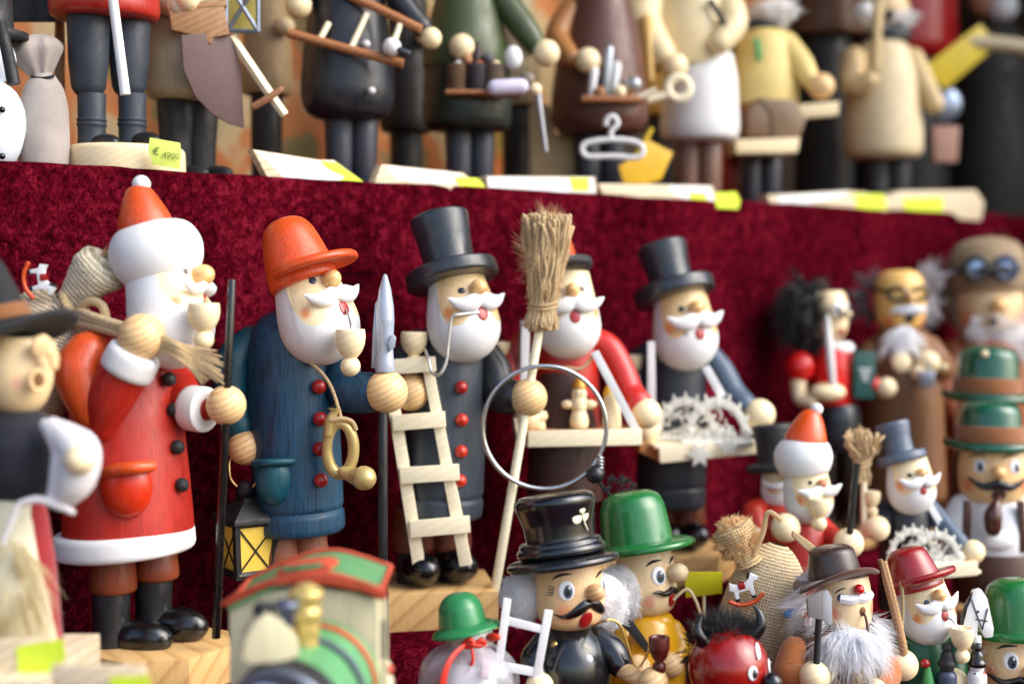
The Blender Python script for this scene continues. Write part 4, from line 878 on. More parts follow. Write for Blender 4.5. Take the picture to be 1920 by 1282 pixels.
for q in (-1, 1): t.slab('brace', LEDER, [(1866 + q * 44, 940), (1866 + q * 56, 940), (1866 + q * 60, 1036), (1866 + q * 46, 1036)], dy=-72, th=14, bev=1)
t.arm(WHITE, [(1806, 955, 0), (1790, 1000, -10), (1800, 1040, -40)], [30, 34, 28]); t.arm(WHITE, [(1926, 955, 0), (1945, 1000, -10), (1936, 1030, -40)], [30, 34, 28]); t.ball('hand', PALE, 1806, 1052, 22, -56)
on = t.head((1862, 890, 0, 3), [(838, 56), (860, 62), (890, 64), (920, 60), (940, 44), (950, 0)], 842, 940, PALE, W=130, notch=0, skin=(236, 196, 140), cheek=(226, 120, 70), crad=16, cheek_v=905)
eye_painted(t, on, -30, 870, 11); eye_painted(t, on, 30, 870, 11)
p, nn = on(0, 880, 8); t.dot('nose', NOSE, p, nn, 13, 13, 17); t.tash(on, GLOSSBLACK, 900, 44, 8, curl=10, off=3, drop=6); p, nn = on(2, 922); t.dot('mouth', LEDER, p, nn, 13, 12, 3)
t.tube('pipe', paint((70, 34, 24), .3, .08, .3), [on(2, 922, 2)[0], t.P(1868, 945, -88), t.P(1862, 965, -92), t.P(1862, 990, -92)], [5, 9, 16, 15], n=14, round_=True); t.ball('beard_tuft', WHITE, 1872, 1012, 34, -66, sc=(1, .5, .62))
tracht_hat(t, HATG, (1856, 835, -1, 3), 752, 838, 54, 60, 86, 14, (BANDO, 798, 828), lift=10)
# the small dark-hatted one behind the little Santa
t = T('peddler_figurine', 'small figurine in a black hat with white moustache behind the little Santa', 'figurine', 1462, yl(1462, -.155), ZL, 20)
pole_legs(t, 1462, 1090, 18, MATBLACK, 60)
t.lathe('coat', paint((190, 44, 20), .4, .1, .1), (1462, 1000), [(930, 0), (932, 24), (950, 40), (1040, 52), (1100, 54), (1102, 0)], rc=6)
on = t.head((1462, 900, 4, 4), hprof(862, 30, 925, 36), 864, 925, WHITE, W=72, notch=10); t.tash(on, WHITE, 905, 66, 8, curl=10, off=4, drop=3)
p, nn = on(0, 890, 6); t.dot('nose', NOSE, p, nn, 9, 9, 10); [t.dot('eye', GLOSSBLACK, *on(q * 25, 882), 4, 4, 1.5) for q in (-1, 1)]
tophat(t, MATBLACK, (1455, 870, 6, 4), 795, 868, 882, 38, 34, 56); t.arm(paint((196, 44, 20), .4, .1, .1), [(1430, 950, 0), (1415, 962, -20), (1420, 990, -40)], [20, 24, 18]); t.ball('hand', PALE, 1418, 1004, 17, -52)

# little Santa and his sack
t = T('little_santa_figurine', 'little Santa smoker in red robe with pointed orange hat and short staff', 'figurine', 1508, yl(1508, -.20), ZL, 34)
pole_legs(t, 1500, 1170, 20, BLACK, 80)
t.lathe('robe', REDP, (1500, 1050), [(960, 0), (962, 26), (975, 44), (1010, 58), (1100, 70), (1180, 76), (1184, 0)], rc=6)
HX = (1515, 930, 7, 5, -26)
on = t.head(HX, hprof(872, 40, 938, 46), 876, 950, WHITE, W=72, notch=20, cheek_v=932)
t.lathe('hat_trim', WHITE, (1506, 858, 7, 5, -26), [(820, 26), (823, 38), (838, 50), (858, 54), (876, 50), (890, 40), (890, 20)], sm=True)
t.lathe('hat_cone', paint((228, 84, 20), .3, .1, .4), (1514, 810, -12, 4, -26), [(768, 0), (769, 13), (780, 22), (800, 32), (830, 42), (832, 0)], rc=6); t.ball('pompom', WHITE, 1531, 767, 12, -24)
[t.dot('eye', GLOSSBLACK, *on(q * 24, 902), 4, 4.5, 1.5) for q in (-1, 1)]; p, nn = on(2, 906, 6); t.dot('nose', paint((222, 150, 110), .4, .05), p, nn, 9, 9, 10)
t.wtash(on, WHITE, 918, 48, 11, curl=5, off=6); t.pipe_cup(PALE, 1536, 934, 970, 20, -84, 14)
t.arm(REDP, [(1462, 985, -10), (1448, 1010, -30), (1462, 1000, -60)], [24, 26, 22]); t.ball('hand', PALE, 1473, 989, 27, -76)
t.arm(REDP, [(1540, 985, 0), (1556, 1006, -20), (1570, 1012, -44)], [20, 22, 21]); t.ball('hand', PALE, 1591, 1018, 28, -64)
g = T('short_staff', 'short black staff in the fist of the little Santa', 'staff', 1592, t.Y - 78 * t.k, v=1060); g.tube('shaft', BLACK, [(1607, 868, 0), (1600, 930, 0), (1588, 1060, 0)], 6.5, n=10)
sk = T('bulging_sack', 'bulging burlap sack with frayed tied top and a rocking horse on its side', 'sack', 1438, yl(1450, -.245), ZL, 0)
sk.lathe('bag', burlap((232, 206, 164)), (1440, 1100, -14, 0), [(1020, 16), (1030, 34), (1055, 56), (1095, 72), (1150, 78), (1210, 76), (sk.vf - 16, 60), (sk.vf, 40), (sk.vf, 0)], sm=False, rc=14, seg=48, uv=True)
sk.lathe('gathered_neck', burlap((222, 188, 138)), (1392, 1030, 26, 0), [(982, 0), (983, 24), (990, 38), (1004, 38), (1022, 31), (1046, 23), (1056, 27)], dy=-30, sm=True, seg=32, uv=True)
sk.fur('frayed_edge', fibre((236, 206, 158)), (1382, 1010, -32), (38, 32, 38), 3200, 14, down=-.1, width=1.6, jit=.7, seed=21)
sk.tube('cord', JUTE, [(1412, 1040, -50), (1430, 1000, -56), (1440, 960, -60), (1465, 975, -66)], 5, n=8); 
for i in range(8): sk.tube('cord_end', (JUTE, JUTE2)[i % 2], [(1486, 996 + i, -92), (1510, 1012 + i * 2, -90), (1535, 1030 + i * 2.4, -86)], [3, 2.6, 1.5], n=6)
rh = T('rocking_horse', 'little white rocking horse with orange rockers stuck on the side of the bulging sack', 'toy', 1400, sk.Y - 84 * sk.k, v=1140); rocking_horse(rh, 1396, 1108, .92, -14)
g = T('price_card', 'bright yellow price card behind the black haired devil', 'price card', 1322, yl(1322, -.20), ZL, 10); g.slab('card', paint((206, 206, 20), .5, .03), [(1284, 1072), (1354, 1072), (1354, 1112), (1286, 1120)], dy=0, th=3, bev=.3); g.lathe('card_stick', RAW, (1320, 1200), [(1110, 0), (1110, 3), (g.vf, 3), (g.vf, 0)], dy=4, rc=0, seg=10)

# small sweep with arches and broom
t = T('small_sweep_figurine', 'small smoker in tilted grey top hat with a tray of fretwork arches', 'figurine', 1702, yl(1702, -.225), ZL, 28)
pole_legs(t, 1700, 1130, 18, MATBLACK, 70)
t.lathe('coat', DN, (1700, 1000), [(940, 0), (942, 26), (960, 42), (1040, 50), (1140, 54), (1142, 0)], rc=6)
HX = (1708, 915, 9, 6, -30)
on = t.head(HX, hprof(850, 36, 920, 45), 854, 928, WHITE, W=72, notch=24, cheek_v=905)
[t.dot('eye', MATBLACK, *on(q * 25, 888), 5, 4, 1.5) for q in (-1, 1)]; p, nn = on(2, 886, 6); t.dot('nose', NOSE, p, nn, 9, 9, 11)
t.wtash(on, WHITE, 901, 42, 11, curl=9, off=5); p, nn = on(2, 919); t.dot('mouth', REDDOT, p, nn, 7, 8, 2)
tophat(t, paint((84, 96, 114), .36, .08, .2), (1690, 860, 16, 12, -30), 792, 850, 868, 33, 27, 47)
t.arm(DN, [(1662, 955, 0), (1645, 985, -24), (1645, 988, -40)], [20, 22, 18]); t.ball('hand', PALE, 1644, 990, 24, -52); t.arm(paint((70, 86, 106), .4, .1), [(1742, 950, 0), (1770, 985, -20), (1800, 1020, -44)], [17, 20, 18]); t.ball('hand', PALE, 1824, 1034, 22, -56)
t.slab('strap', WHITE, [(1738, 950), (1750, 946), (1790, 1010), (1778, 1016)], dy=-34, th=4, bev=.4); t.pipe_cup(PALE, 1636, 920, 950, 15, -46, 10)
tr = T('small_fretwork_tray', 'small tray of pale fretwork arches held by the smoker in the tilted grey hat', 'tray', 1742, t.Y - 76 * t.k, v=1090, phi=10)
tr.slab('tray_board', RAW, [(1690, 1062), (1834, 1052), (1834, 1078), (1690, 1090)], dy=-12, th=8); tr.box('tray_floor', RAW, (1745, 1066, 24), (170, 70, 6), yaw=4)
candle_arch(tr, 1755, 1058, 50, 62, arch_mat(), 4.8, dy=-2); candle_arch(tr, 1712, 1050, 46, 60, arch_mat(), 4.6, dy=22)
br = T('small_broom', 'small broom with flared brown bristles standing between two little smokers', 'broom', 1622, yl(1622, -.215), v=1010)
br.lathe('handle', RAW, (1620, 930, 0), [(880, 0), (880, 6), (1010, 6), (1010, 0)], rc=1, seg=12); jute_broom(br, 1617, 868, 806, 900, 12, 16, 40, 70, 2.6, seed=9)

# woodcutter with fur beard
t = T('woodcutter_figurine', 'woodcutter figurine in brown leather hat with red nose and shaggy white fur beard', 'figurine', 1575, yl(1575, -.30), ZL, 24)
pole_legs(t, 1570, 1360, 26, MATBLACK, 90)
t.lathe('coat', cloth((104, 66, 48)), (1560, 1250), [(1165, 0), (1168, 40), (1190, 72), (1240, 92), (1300, 98), (1380, 98), (1384, 0)], rc=8)
HX = (1585, 1130, 5, 4)
on = t.head(HX, [(1075, 46), (1100, 49), (1140, 50), (1170, 42), (1186, 24), (1190, 0)], 1080, 1180, WFUR, W=95, notch=0, skin=(240, 212, 168), cheek=(232, 130, 96), crad=15, cheek_v=1140)
for q in (-1, 1): t.dot('eye', paint((70, 90, 112), .3, .05, .4), *on(q * 26 - 4, 1112), 8, 8.5, 2)
t.tube('eyebrow', MATBLACK, [on(-44, 1104, .6)[0], on(-32, 1097, .6)[0], on(-20, 1094, .6)[0]], [.6, 1.6, .8], n=6)
p, nn = on(6, 1098, 6); t.dot('nose', paint((196, 22, 24), .2, .03, .5), p, nn, 10, 10, 11)
for q in (-1, 1): t.tube('moustache', WHITE, [on(4, 1114, 4)[0], on(4 + q * 16, 1116, 5)[0], on(4 + q * 36, 1112, 7)[0]], [8, 8.5, 8], n=4, sub=4, flatz=.5)
p, nn = on(14, 1140); t.dot('mouth', paint((120, 72, 40), .4, .1), p, nn, 7, 9, 2); t.tube('pipe_stem', LEDER, [on(14, 1142, 2)[0], t.P(1624, 1160, -56), t.P(1628, 1190, -60), t.P(1632, 1230, -64)], 2.4, n=8)
t.lathe('pipe_bowl', paint((66, 58, 56), .3, .08, .3), (1640, 1250), [(1222, 0), (1224, 10), (1232, 16), (1260, 15), (1270, 0)], dy=-66, rc=4)
t.fur('beard', WFUR, (1590, 1172, -6), (58, 44, 44), 3600, 54, down=.55, width=1.2, seed=31, jit=.25, lim=lambda d: d.z < .3 and (abs(d.x) > .5 or d.z < -.4))
t.fur('chest_beard', WFUR, (1596, 1202, -64), (50, 26, 24), 4200, 50, down=1.3, width=1.2, seed=34, jit=.3, lim=lambda d: d.y < .4, core='beard_core')
t.fur('side_hair', WFUR, (1520, 1130, 0), (30, 30, 44), 900, 44, down=.8, width=1.1, seed=32, swirl=(-.5, 0, 0))
HL = paint((62, 44, 36), .3, .12, .3)
hc = t.lathe('hat_crown', HL, (1562, 1060, 8, 4), [(1022, 0), (1023, 30), (1030, 42), (1060, 48), (1082, 51), (1082, 0)], rc=6)
t.brim('hat_brim', cloth((96, 56, 42)), (1566, 1082, 14, 8), 1080, 46, lambda a: 78 + 10 * abs(math.cos(a)), 8, lambda a: 13 * math.cos(2 * a), parent=hc)
t.arm(cloth((176, 104, 52)), [(1490, 1220, -30), (1480, 1262, -60), (1505, 1268, -84)], [28, 28, 22]); t.ball('hand', PALE, 1527, 1268, 29, -98)
t.arm(cloth((176, 104, 52)), [(1640, 1220, -10), (1664, 1262, -30), (1652, 1284, -60)], [26, 26, 22]); t.ball('hand', PALE, 1640, 1296, 26, -70)
t.fur('straw_bundle', fibre((216, 196, 150)), (1592, 1262, -88), (34, 14, 24), 420, 34, down=.2, width=1.2, seed=33, jit=.8); t.ball('hat_feather', paint((70, 120, 176), .6, .1), 1482, 1148, 13, -20, sc=(1.1, .4, .6), roll=-30)
ax_ = T('toy_axe', 'toy axe with grey blade upright in the fist of the fur bearded woodcutter', 'axe', 1532, t.Y - 112 * t.k, v=1262)
ax_.slab('axe_head', paint((140, 136, 134), .5, .05), [(1514, 1122), (1544, 1108), (1544, 1162), (1516, 1156)], dy=0, th=14, bev=1); ax_.slab('axe_edge', paint((176, 178, 182), .35, .05), [(1543, 1110), (1552, 1106), (1560, 1120), (1561, 1170), (1552, 1172), (1543, 1160)], dy=2, th=10, bev=1.5)
ax_.tube('axe_handle', MATBLACK, [(1536, 1150, 8), (1533, 1200, 8), (1530, 1262, 8)], 6.5, n=10, sub=1)

# red-hat toy carrier
t = T('red_hat_figurine', 'smoker in maroon peaked hat and green coat holding a bundle of sticks', 'figurine', 1735, yl(1735, -.315), ZL, 34)
pole_legs(t, 1720, 1370, 24, MATBLACK, 85)
GC = paint((14, 86, 52), .42, .12, .1)
t.lathe('coat', GC, (1722, 1250), [(1160, 0), (1163, 30), (1180, 52), (1220, 64), (1320, 72), (1390, 74), (1394, 0)], rc=8)
HX = (1735, 1140, 14, 6, -36)
on = t.head(HX, hprof(1082, 44, 1155, 53), 1086, 1162, WHITE, W=74, notch=24, cheek_v=1148)
for q in (-1, 1): t.dot('eye', paint((60, 84, 104), .3, .05, .4), *on(q * 25, 1122), 5, 5.5, 1.6)
p, nn = on(2, 1114, 8); t.dot('nose', NOSE, p, nn, 12, 12, 14); t.wtash(on, WHITE, 1129, 46, 13, curl=11, off=5); p, nn = on(6, 1152); t.dot('mouth', REDDOT, p, nn, 8, 10, 2)
RH = paint((150, 26, 26), .26, .06, .5); hx = (1712, 1080, 16, 8, -36)
hc = t.lathe('hat_crown', RH, hx, [(1026, 0), (1027, 22), (1033, 34), (1060, 43), (1090, 50), (1104, 52), (1104, 0)], rc=7)
t.brim('hat_peak', RH, hx, 1086, 42, lambda a: 46 + 46 * max(0, math.cos(max(-1.57, min(1.57, a)))) ** .8, 14, lambda a: 10 * math.cos(a), parent=hc)
pb = t.pipe_cup(PALE, 1804, 1176, 1218, 21, -100, 14); t.tube('pipe_stem', WIRE, [on(6, 1154, 0)[0], t.P(1788, 1164, -98), t.P(1800, 1180, -100)], 2, n=8, parent=pb)
t.arm(GC, [(1672, 1195, -20), (1650, 1235, -50), (1668, 1250, -80)], [24, 25, 20]); t.ball('hand', PALE, 1692, 1246, 29, -98); t.arm(GC, [(1770, 1195, -4), (1796, 1232, -30), (1790, 1262, -60)], [22, 24, 20]); t.ball('hand', PALE, 1788, 1274, 24, -70)
g = T('stick_bundle', 'bundle of thin brown sticks in the fist of the green coated smoker', 'sticks', 1692, t.Y - 112 * t.k, v=1250)
for i, (x0, y0, x1) in enumerate(((1650, 1048, 1692), (1658, 1052, 1696), (1690, 1090, 1690))): g.tube('stick', (wood((150, 110, 76)), wood((196, 158, 110)), wood((180, 160, 120)))[i], [(x0, y0, i * 6), ((x0 + x1) / 2 + 3, 1140, i * 5), (x1, 1218, i * 4), (x1 + 2, 1250, i * 4)], [5, 6, 6.5, 6] if i < 2 else [4, 3, 3, 3], n=8)
g = T('hobby_horse', 'white hobby horse head with black mane on a stick beside the wooden pipe', 'toy', 1836, t.Y - 70 * t.k, ZL + .03)
g.slab('horse_head', WHITE, [(1826, 1108), (1840, 1104), (1852, 1122), (1864, 1178), (1862, 1194), (1848, 1196), (1840, 1180), (1834, 1170), (1832, 1200), (1818, 1200), (1806, 1176), (1814, 1140), (1822, 1124)], dy=0, th=16, bev=2)
for a, b in (((1822, 1124), (1842, 1180)), ((1830, 1160), (1852, 1164)), ((1842, 1180), (1852, 1140))): g.tube('bridle', MATBLACK, [(*a, -1), (*b, -1)], 1.1, n=6, sub=1)
g.tube('mane', GLOSSBLACK, [(1826, 1110, 8), (1812, 1140, 8), (1804, 1172, 8)], [4, 7, 5], n=8); g.ball('eye', GLOSSBLACK, 1834, 1146, 2.4, -1); g.lathe('pole', WHITE, (1830, 1250), [(1190, 0), (1190, 10), (1234, 10), (g.vf, 10), (g.vf, 0)], dy=8, rc=1, seg=16)
for (lab, nm, u, c1, c2) in (('tiny dark blue toy soldier with tall black cap', 'toy_soldier', 1776, paint((60, 72, 96), .4, .06), MATBLACK), ('tiny white toy snowman in black top hat', 'toy_snowman', 1832, WHITE, GLOSSBLACK)):
    g = T(nm, lab + ' in the toy carrier\'s tray', 'toy', u, t.Y - 96 * t.k, v=1310)
    g.lathe('body', c1, (u, 1280), [(1256, 0), (1256, 12), (1264, 18), (1300, 18), (1310, 16), (1310, 0)], rc=3, seg=20); g.ball('head', c1 if c1 is WHITE else MATBLACK, u, 1250, 13); g.lathe('hat', c2, (u, 1240), [(1204, 0), (1206, 9), (1216, 11), (1219, 7), (1226, 12), (1236, 13), (1240, 17), (1248, 17), (1250, 0)], rc=2, seg=20)
    if c1 is WHITE: g.ball('nose', ORANGE, u + 12, 1262, 4, -8); g.ball('eye', GLOSSBLACK, u - 4, 1262, 2, -12)
g = T('toy_tree', 'tiny green toy tree with red ball tip in the toy carrier\'s tray', 'toy', 1740, t.Y - 92 * t.k, v=1310); g.lathe('cone', paint((72, 150, 84), .4, .06), (1740, 1280), [(1246, 0), (1250, 5), (1300, 18), (1302, 0)], rc=1, seg=20); g.ball('tip', REDDOT, 1735, 1243, 9); g.lathe('trunk', PAN, (1740, 1300), [(1300, 0), (1300, 6), (1310, 6), (1310, 0)], rc=0, seg=12)
g = T('toy_crate', 'wooden toy tray under the tiny soldier and snowman', 'tray', 1790, t.Y - 92 * t.k, v=1330); g.box('tray_floor', PAN, (1790, 1316, 0), (150, 70, 10)); g.box('tray_side', PAN, (1790, 1308, -36), (150, 6, 26))

# green-hat face at the right end
t = T('ruddy_green_hat_figurine', 'ruddy faced figurine in rounded plain green hat beside the hobby horse', 'figurine', 1902, yl(1902, -.345), ZL, 6)
pole_legs(t, 1905, 1430, 24, MATBLACK, 90)
t.lathe('coat', paint((70, 60, 48), .5, .12), (1905, 1350), [(1286, 0), (1290, 34), (1310, 58), (1440, 76), (1444, 0)], rc=8)
on = t.head((1905, 1240, 0, 4), [(1180, 60), (1210, 63), (1250, 65), (1280, 58), (1300, 36), (1306, 0)], 1184, 1296, PALE, W=130, notch=0, skin=(240, 206, 160), cheek=(226, 110, 80), crad=18, cheek_v=1255)
eye_painted(t, on, -14, 1228, 14, iris=(50, 66, 90)); eye_painted(t, on, 40, 1228, 14, iris=(50, 66, 90)); p, nn = on(14, 1245, 8); t.dot('nose', NOSE, p, nn, 14, 14, 17); t.tash(on, GLOSSBLACK, 1262, 50, 8, curl=8, off=3, drop=6)
t.fur('side_hair', WFUR, (1852, 1245, 6), (16, 22, 46), 500, 26, down=.8, width=1.4, seed=44)
tracht_hat(t, GREEN, (1908, 1180, 4, 4), 1084, 1184, 58, 64, 84, 16, None, lift=4, dome=26)

# ---------------------------------------------------------------- devil
t = T('devil_figurine', 'glossy red devil figurine with black horns, black fur hair and a round black nose', 'figurine', 1368, yl(1368, -.30), ZL, 60)
pole_legs(t, 1360, 1460, 22, BLACK, 80)
DR = paint((150, 22, 16), .22, .12, .5)
t.lathe('body', DR, (1360, 1400), [(1310, 0), (1312, 34), (1330, 54), (1400, 66), (1470, 60), (1474, 0)], rc=8)
t.ball('head', DR, 1366, 1250, 78, 0, sc=(.98, .98, 1.0))
fx, fy = 1366, 1250
def dv(an, v, off=0):
    h = (v - fy) / 78.0; r = 77 * math.sqrt(max(.01, 1 - h * h)); b = t.rz + R(an)
    d = V((math.sin(b), -math.cos(b), 0)); p = t.P(fx, v) + d * (r + off) * t.k; n = (p - t.P(fx, fy)).normalized(); return p, n
eye_painted(t, dv, -24, 1243, 11, iris=(20, 20, 24), brow=False); eye_painted(t, dv, 22, 1241, 11, iris=(20, 20, 24), brow=False)
t.dot('brow_flash', WHITE, *dv(-4, 1208, .5), 6, 18, 1.6, roll=-32)
p, nn = dv(4, 1264, 12); t.dot('nose', GLOSSBLACK, p, nn, 18, 18, 20); t.dot('mouth', MATBLACK, *dv(4, 1296), 12, 8, 2)
t.tube('horn', GLOSSBLACK, [(1398, 1194, 0), (1414, 1188, -4), (1426, 1172, -6), (1424, 1150, -4), (1413, 1134, 0)], [15, 14, 11, 7, 2], n=14, sub=6); t.tube('horn', GLOSSBLACK, [(1322, 1204, -20), (1310, 1190, -26), (1308, 1172, -26), (1318, 1150, -24)], [15, 13, 9, 2], n=14, sub=6)
t.fur('hair', BFUR, (1362, 1184, 10), (46, 34, 12), 2600, 36, down=-.15, width=1.1, seed=51, lim=lambda d: d.z > -.3, core='hair_core'); t.fur('hair_fringe', BFUR, (1300, 1226, 30), (14, 20, 36), 500, 22, down=.2, width=1.1, seed=52, swirl=(-.4, 0, 0))

# ---------------------------------------------------------------- round sweep with the shamrock hat
t = T('shamrock_sweep_figurine', 'round faced chimney sweep in glossy black shamrock top hat with white cotton hair', 'figurine', 1065, yl(1065, -.225), ZL, 42)
pole_legs(t, 1065, 1330, 24, BLACK, 90)
GB = paint((20, 23, 28), .2, .05, .6)
t.lathe('body', GB, (1068, 1250), [(1168, 0), (1170, 28), (1184, 50), (1215, 72), (1255, 80), (1310, 76), (1350, 56), (1354, 0)], sm=False, rc=16, seg=48)
HX = (1068, 1115, 3, 4)
on = t.head(HX, [(1048, 60), (1080, 64), (1115, 66), (1150, 62), (1172, 44), (1184, 0)], 1052, 1178, PALE, W=150, notch=0, skin=(232, 192, 142), cheek=(226, 140, 96), crad=20, cheek_v=1140)
eye_painted(t, on, -46, 1097, 15, iris=(78, 92, 116)); eye_painted(t, on, 34, 1097, 13, iris=(78, 92, 116))
for i in range(4): t.tube('eyelash', BLACK, [on(-66 - i * 1, 1092 + i * 4, .8)[0], on(-78 - i, 1088 + i * 6, .8)[0]], [1.2, .7], n=5, sub=1)
p, nn = on(-2, 1104, 9); t.dot('nose', wood((224, 172, 122)), p, nn, 16.5, 16.5, 20)

for q in (-1, 1): t.tube('moustache', GLOSSBLACK, [on(-8 + q * 62 * x, 1124 + dv_, 1)[0] for x, dv_ in ((0, 0), (.14, 2), (.32, 10), (.55, 19), (.78, 21), (1, 16))], [8, 10.5, 10, 7, 3.6, .8], sub=5, n=10, flatz=.6)
p, nn = on(-14, 1154); t.dot('mouth', REDDOT, p, nn, 13, 18, 3, roll=-12)
t.fur('cotton_hair', WFUR, (980, 1120, 20), (42, 46, 50), 3000, 11, down=.3, width=1.3, seed=61, core='cotton_core', jit=.6); t.fur('cotton_hair', WFUR, (1134, 1128, 44), (46, 36, 54), 1800, 11, down=.3, width=1.3, seed=62, core='cotton_core', jit=.6)
hx = (1052, 1030, 8, 6)
hc = t.lathe('hat_crown', GB, hx, [(925, 0), (924, 40), (926, 66), (934, 77), (944, 78), (956, 74), (980, 66), (1008, 64), (1030, 68), (1030, 0)], rc=5, seg=56)
t.lathe('hat_roll', GB, hx, [(1008, 40), (1010, 74), (1015, 79), (1020, 79), (1024, 84), (1032, 86), (1038, 82), (1038, 40)], rc=3, seg=56, parent=hc)
t.brim('hat_brim', GB, hx, 1046, 60, 107, 16, lambda a: -8, parent=hc, n=64)
f_, a_, e1_, e2_ = t.axis(hx)
def hat_pt(an, v, off=0): return f_(v) + (e1_ * math.cos(R(an)) + e2_ * math.sin(R(an))) * (69 + off) * t.k, (e1_ * math.cos(R(an)) + e2_ * math.sin(R(an)))
SHAM = paint((226, 220, 190), .5, .04)
cl = t.dot('shamrock', SHAM, *hat_pt(3, 954, 2.5), 10, 12, 2.4)
t.dot('shamrock_leaf', SHAM, *hat_pt(-7, 973, -1), 11.5, 10, 2.4, parent=cl, roll=30); t.dot('shamrock_leaf', SHAM, *hat_pt(12, 968, -1), 10, 12.5, 2.4, parent=cl, roll=-30); t.tube('shamrock_stem', SHAM, [hat_pt(3, 966, 1)[0], hat_pt(6, 982, 0)[0], hat_pt(12, 998, 0)[0]], [2, 2.2, 1], n=6, parent=cl)
for u, v in ((1040, 1208), (1103, 1235), (1106, 1290)): t.ball('button', WHITE if u > 1050 else BRASS, u, v, 8.5, -math.sqrt(max(10, 76 ** 2 - (u - 1068) ** 2 - (v - 1262) ** 2)) + 2)
t.arm(GB, [(1120, 1198, 6), (1146, 1222, -6), (1162, 1246, -20)], [26, 30, 24]); t.arm(PINE2, [(1160, 1250, -20), (1180, 1262, -40), (1205, 1276, -58)], [17, 16, 15]); t.ball('hand', PINE, 1225, 1278, 28, -70)
t.arm(GB, [(1020, 1205, -10), (1000, 1240, -40), (1010, 1270, -60)], [24, 26, 20]); t.ball('hand', PALE, 1012, 1286, 26, -84)
g = T('wooden_pipe', 'dark red wooden pipe with brass wire stem held by the shamrock hatted sweep', 'pipe', 1237, t.Y - 74 * t.k, v=1266); CHERRY = paint((84, 26, 20), .3, .16, .25)
g.lathe('bowl', CHERRY, (1236, 1220), [(1200, 0), (1198, 14), (1193, 17), (1193, 20), (1215, 20), (1232, 14), (1240, 7), (1243, 12), (1252, 13), (1262, 9), (1266, 0)], rc=2, seg=28); g.tube('stem', BRASS, [on(20, 1170, 2)[0], (1130, 1164, -10), (1150, 1162, -6), (1166, 1178, 0), (1180, 1220, 0), (1190, 1244, 0), (1200, 1248, 0), (1208, 1236, 0), (1218, 1216, 0)], 2.6, sub=8, n=8)
g = T('white_ladder', 'small white painted ladder held by the shamrock hatted sweep', 'ladder', 985, t.Y - 98 * t.k, v=1290)
WL = paint((244, 246, 246), .4, .02)
g.slab('rail', WL, [(944, 1121), (959, 1124), (940, 1268), (925, 1266)], dy=0, th=10); g.slab('rail', WL, [(1021, 1143), (1037, 1145), (1013, 1274), (998, 1272)], dy=0, th=10)
g.slab('rung', WL, [(950, 1156), (1024, 1174), (1022, 1188), (948, 1171)], dy=1, th=8); g.slab('rung', WL, [(936, 1240), (1006, 1252), (1003, 1268), (934, 1256)], dy=1, th=8)

# ---------------------------------------------------------------- green bowler, yellow shirt
t = T('green_bowler_figurine', 'figurine in glossy green bowler and yellow shirt with white cotton hair', 'figurine', 1212, yl(1212, -.185), ZL, 54)
pole_legs(t, 1212, 1340, 22, MATBLACK, 84)
t.lathe('shirt', paint((228, 168, 24), .24, .06, .5), (1215, 1250), [(1138, 0), (1140, 26), (1152, 46), (1185, 64), (1240, 72), (1350, 70), (1354, 0)], rc=8)
HX = (1212, 1095, 4, 5)
on = t.head(HX, [(1020, 48), (1050, 54), (1090, 57), (1125, 54), (1148, 38), (1158, 0)], 1024, 1152, PALE, W=150, notch=0, skin=(240, 210, 162), cheek=(226, 140, 116), crad=14, cheek_v=1122)
eye_painted(t, on, -28, 1074, 14, iris=(40, 80, 96)); eye_painted(t, on, 26, 1074, 14, iris=(40, 80, 96)); p, nn = on(4, 1072, 14); t.dot('nose', LIME, p, nn, 18, 18, 22)
t.tash(on, GLOSSBLACK, 1102, 44, 6, curl=-2, off=2, drop=5); p, nn = on(2, 1122); t.dot('mouth', REDDOT, p, nn, 10, 14, 2.4, roll=20)
t.fur('cotton_hair', WFUR, (1160, 1112, -36), (50, 34, 54), 3000, 11, down=.4, width=1.3, seed=71, core='cotton_core', jit=.6)
tracht_hat(t, GREEN, (1196, 1020, 9, 6), 920, 1020, 62, 68, 88, 14, None, lift=-6, front=24, dome=22)
t.slab('sash', MATBLACK, [(1164, 1168), (1186, 1164), (1216, 1206), (1214, 1226)], dy=-70, th=12, bev=1)
t.tube('pipe_stem', LIME, [on(4, 1122, 2)[0], t.P(1288, 1104, -40), t.P(1304, 1124, -44), t.P(1314, 1152, -46)], 3, n=8)
t.arm(paint((228, 168, 24), .24, .06, .5), [(1170, 1180, -20), (1160, 1225, -44), (1180, 1246, -64)], [22, 24, 18]); t.ball('hand', PINE, 1196, 1252, 25, -80); t.arm(paint((228, 168, 24), .24, .06, .5), [(1262, 1180, -6), (1276, 1214, -24), (1266, 1236, -44)], [20, 22, 18]); t.ball('hand', PINE, 1258, 1246, 24, -60)

# ---------------------------------------------------------------- bagged snowman
t = T('bagged_snowman_figurine', 'snowman figurine in green bowler wrapped in a clear plastic bag with red ribbon', 'figurine', 882, yl(882, -.205), ZL, 42)
pole_legs(t, 882, 1400, 18, WHITE, 60)
t.lathe('body', WHITE, (882, 1300), [(1215, 0), (1218, 26), (1240, 44), (1300, 56), (1400, 52), (1404, 0)], rc=8)
on = t.head((884, 1195, 0, 0), [(1165, 34), (1185, 40), (1205, 40), (1225, 30), (1234, 0)], 1168, 1228, WHITE, W=150, notch=0, skin=(236, 234, 228), cheek=(226, 180, 170), crad=6)
t.dot('eye', GLOSSBLACK, *on(-14, 1191), 6, 7, 2); t.dot('eye', GLOSSBLACK, *on(30, 1191), 6, 7, 2); p, nn = on(8, 1186, 12); t.dot('nose', paint((206, 54, 26), .35, .05), p, nn, 8, 8, 18); t.dot('mouth', REDDOT, *on(8, 1208), 8, 5, 1.5)
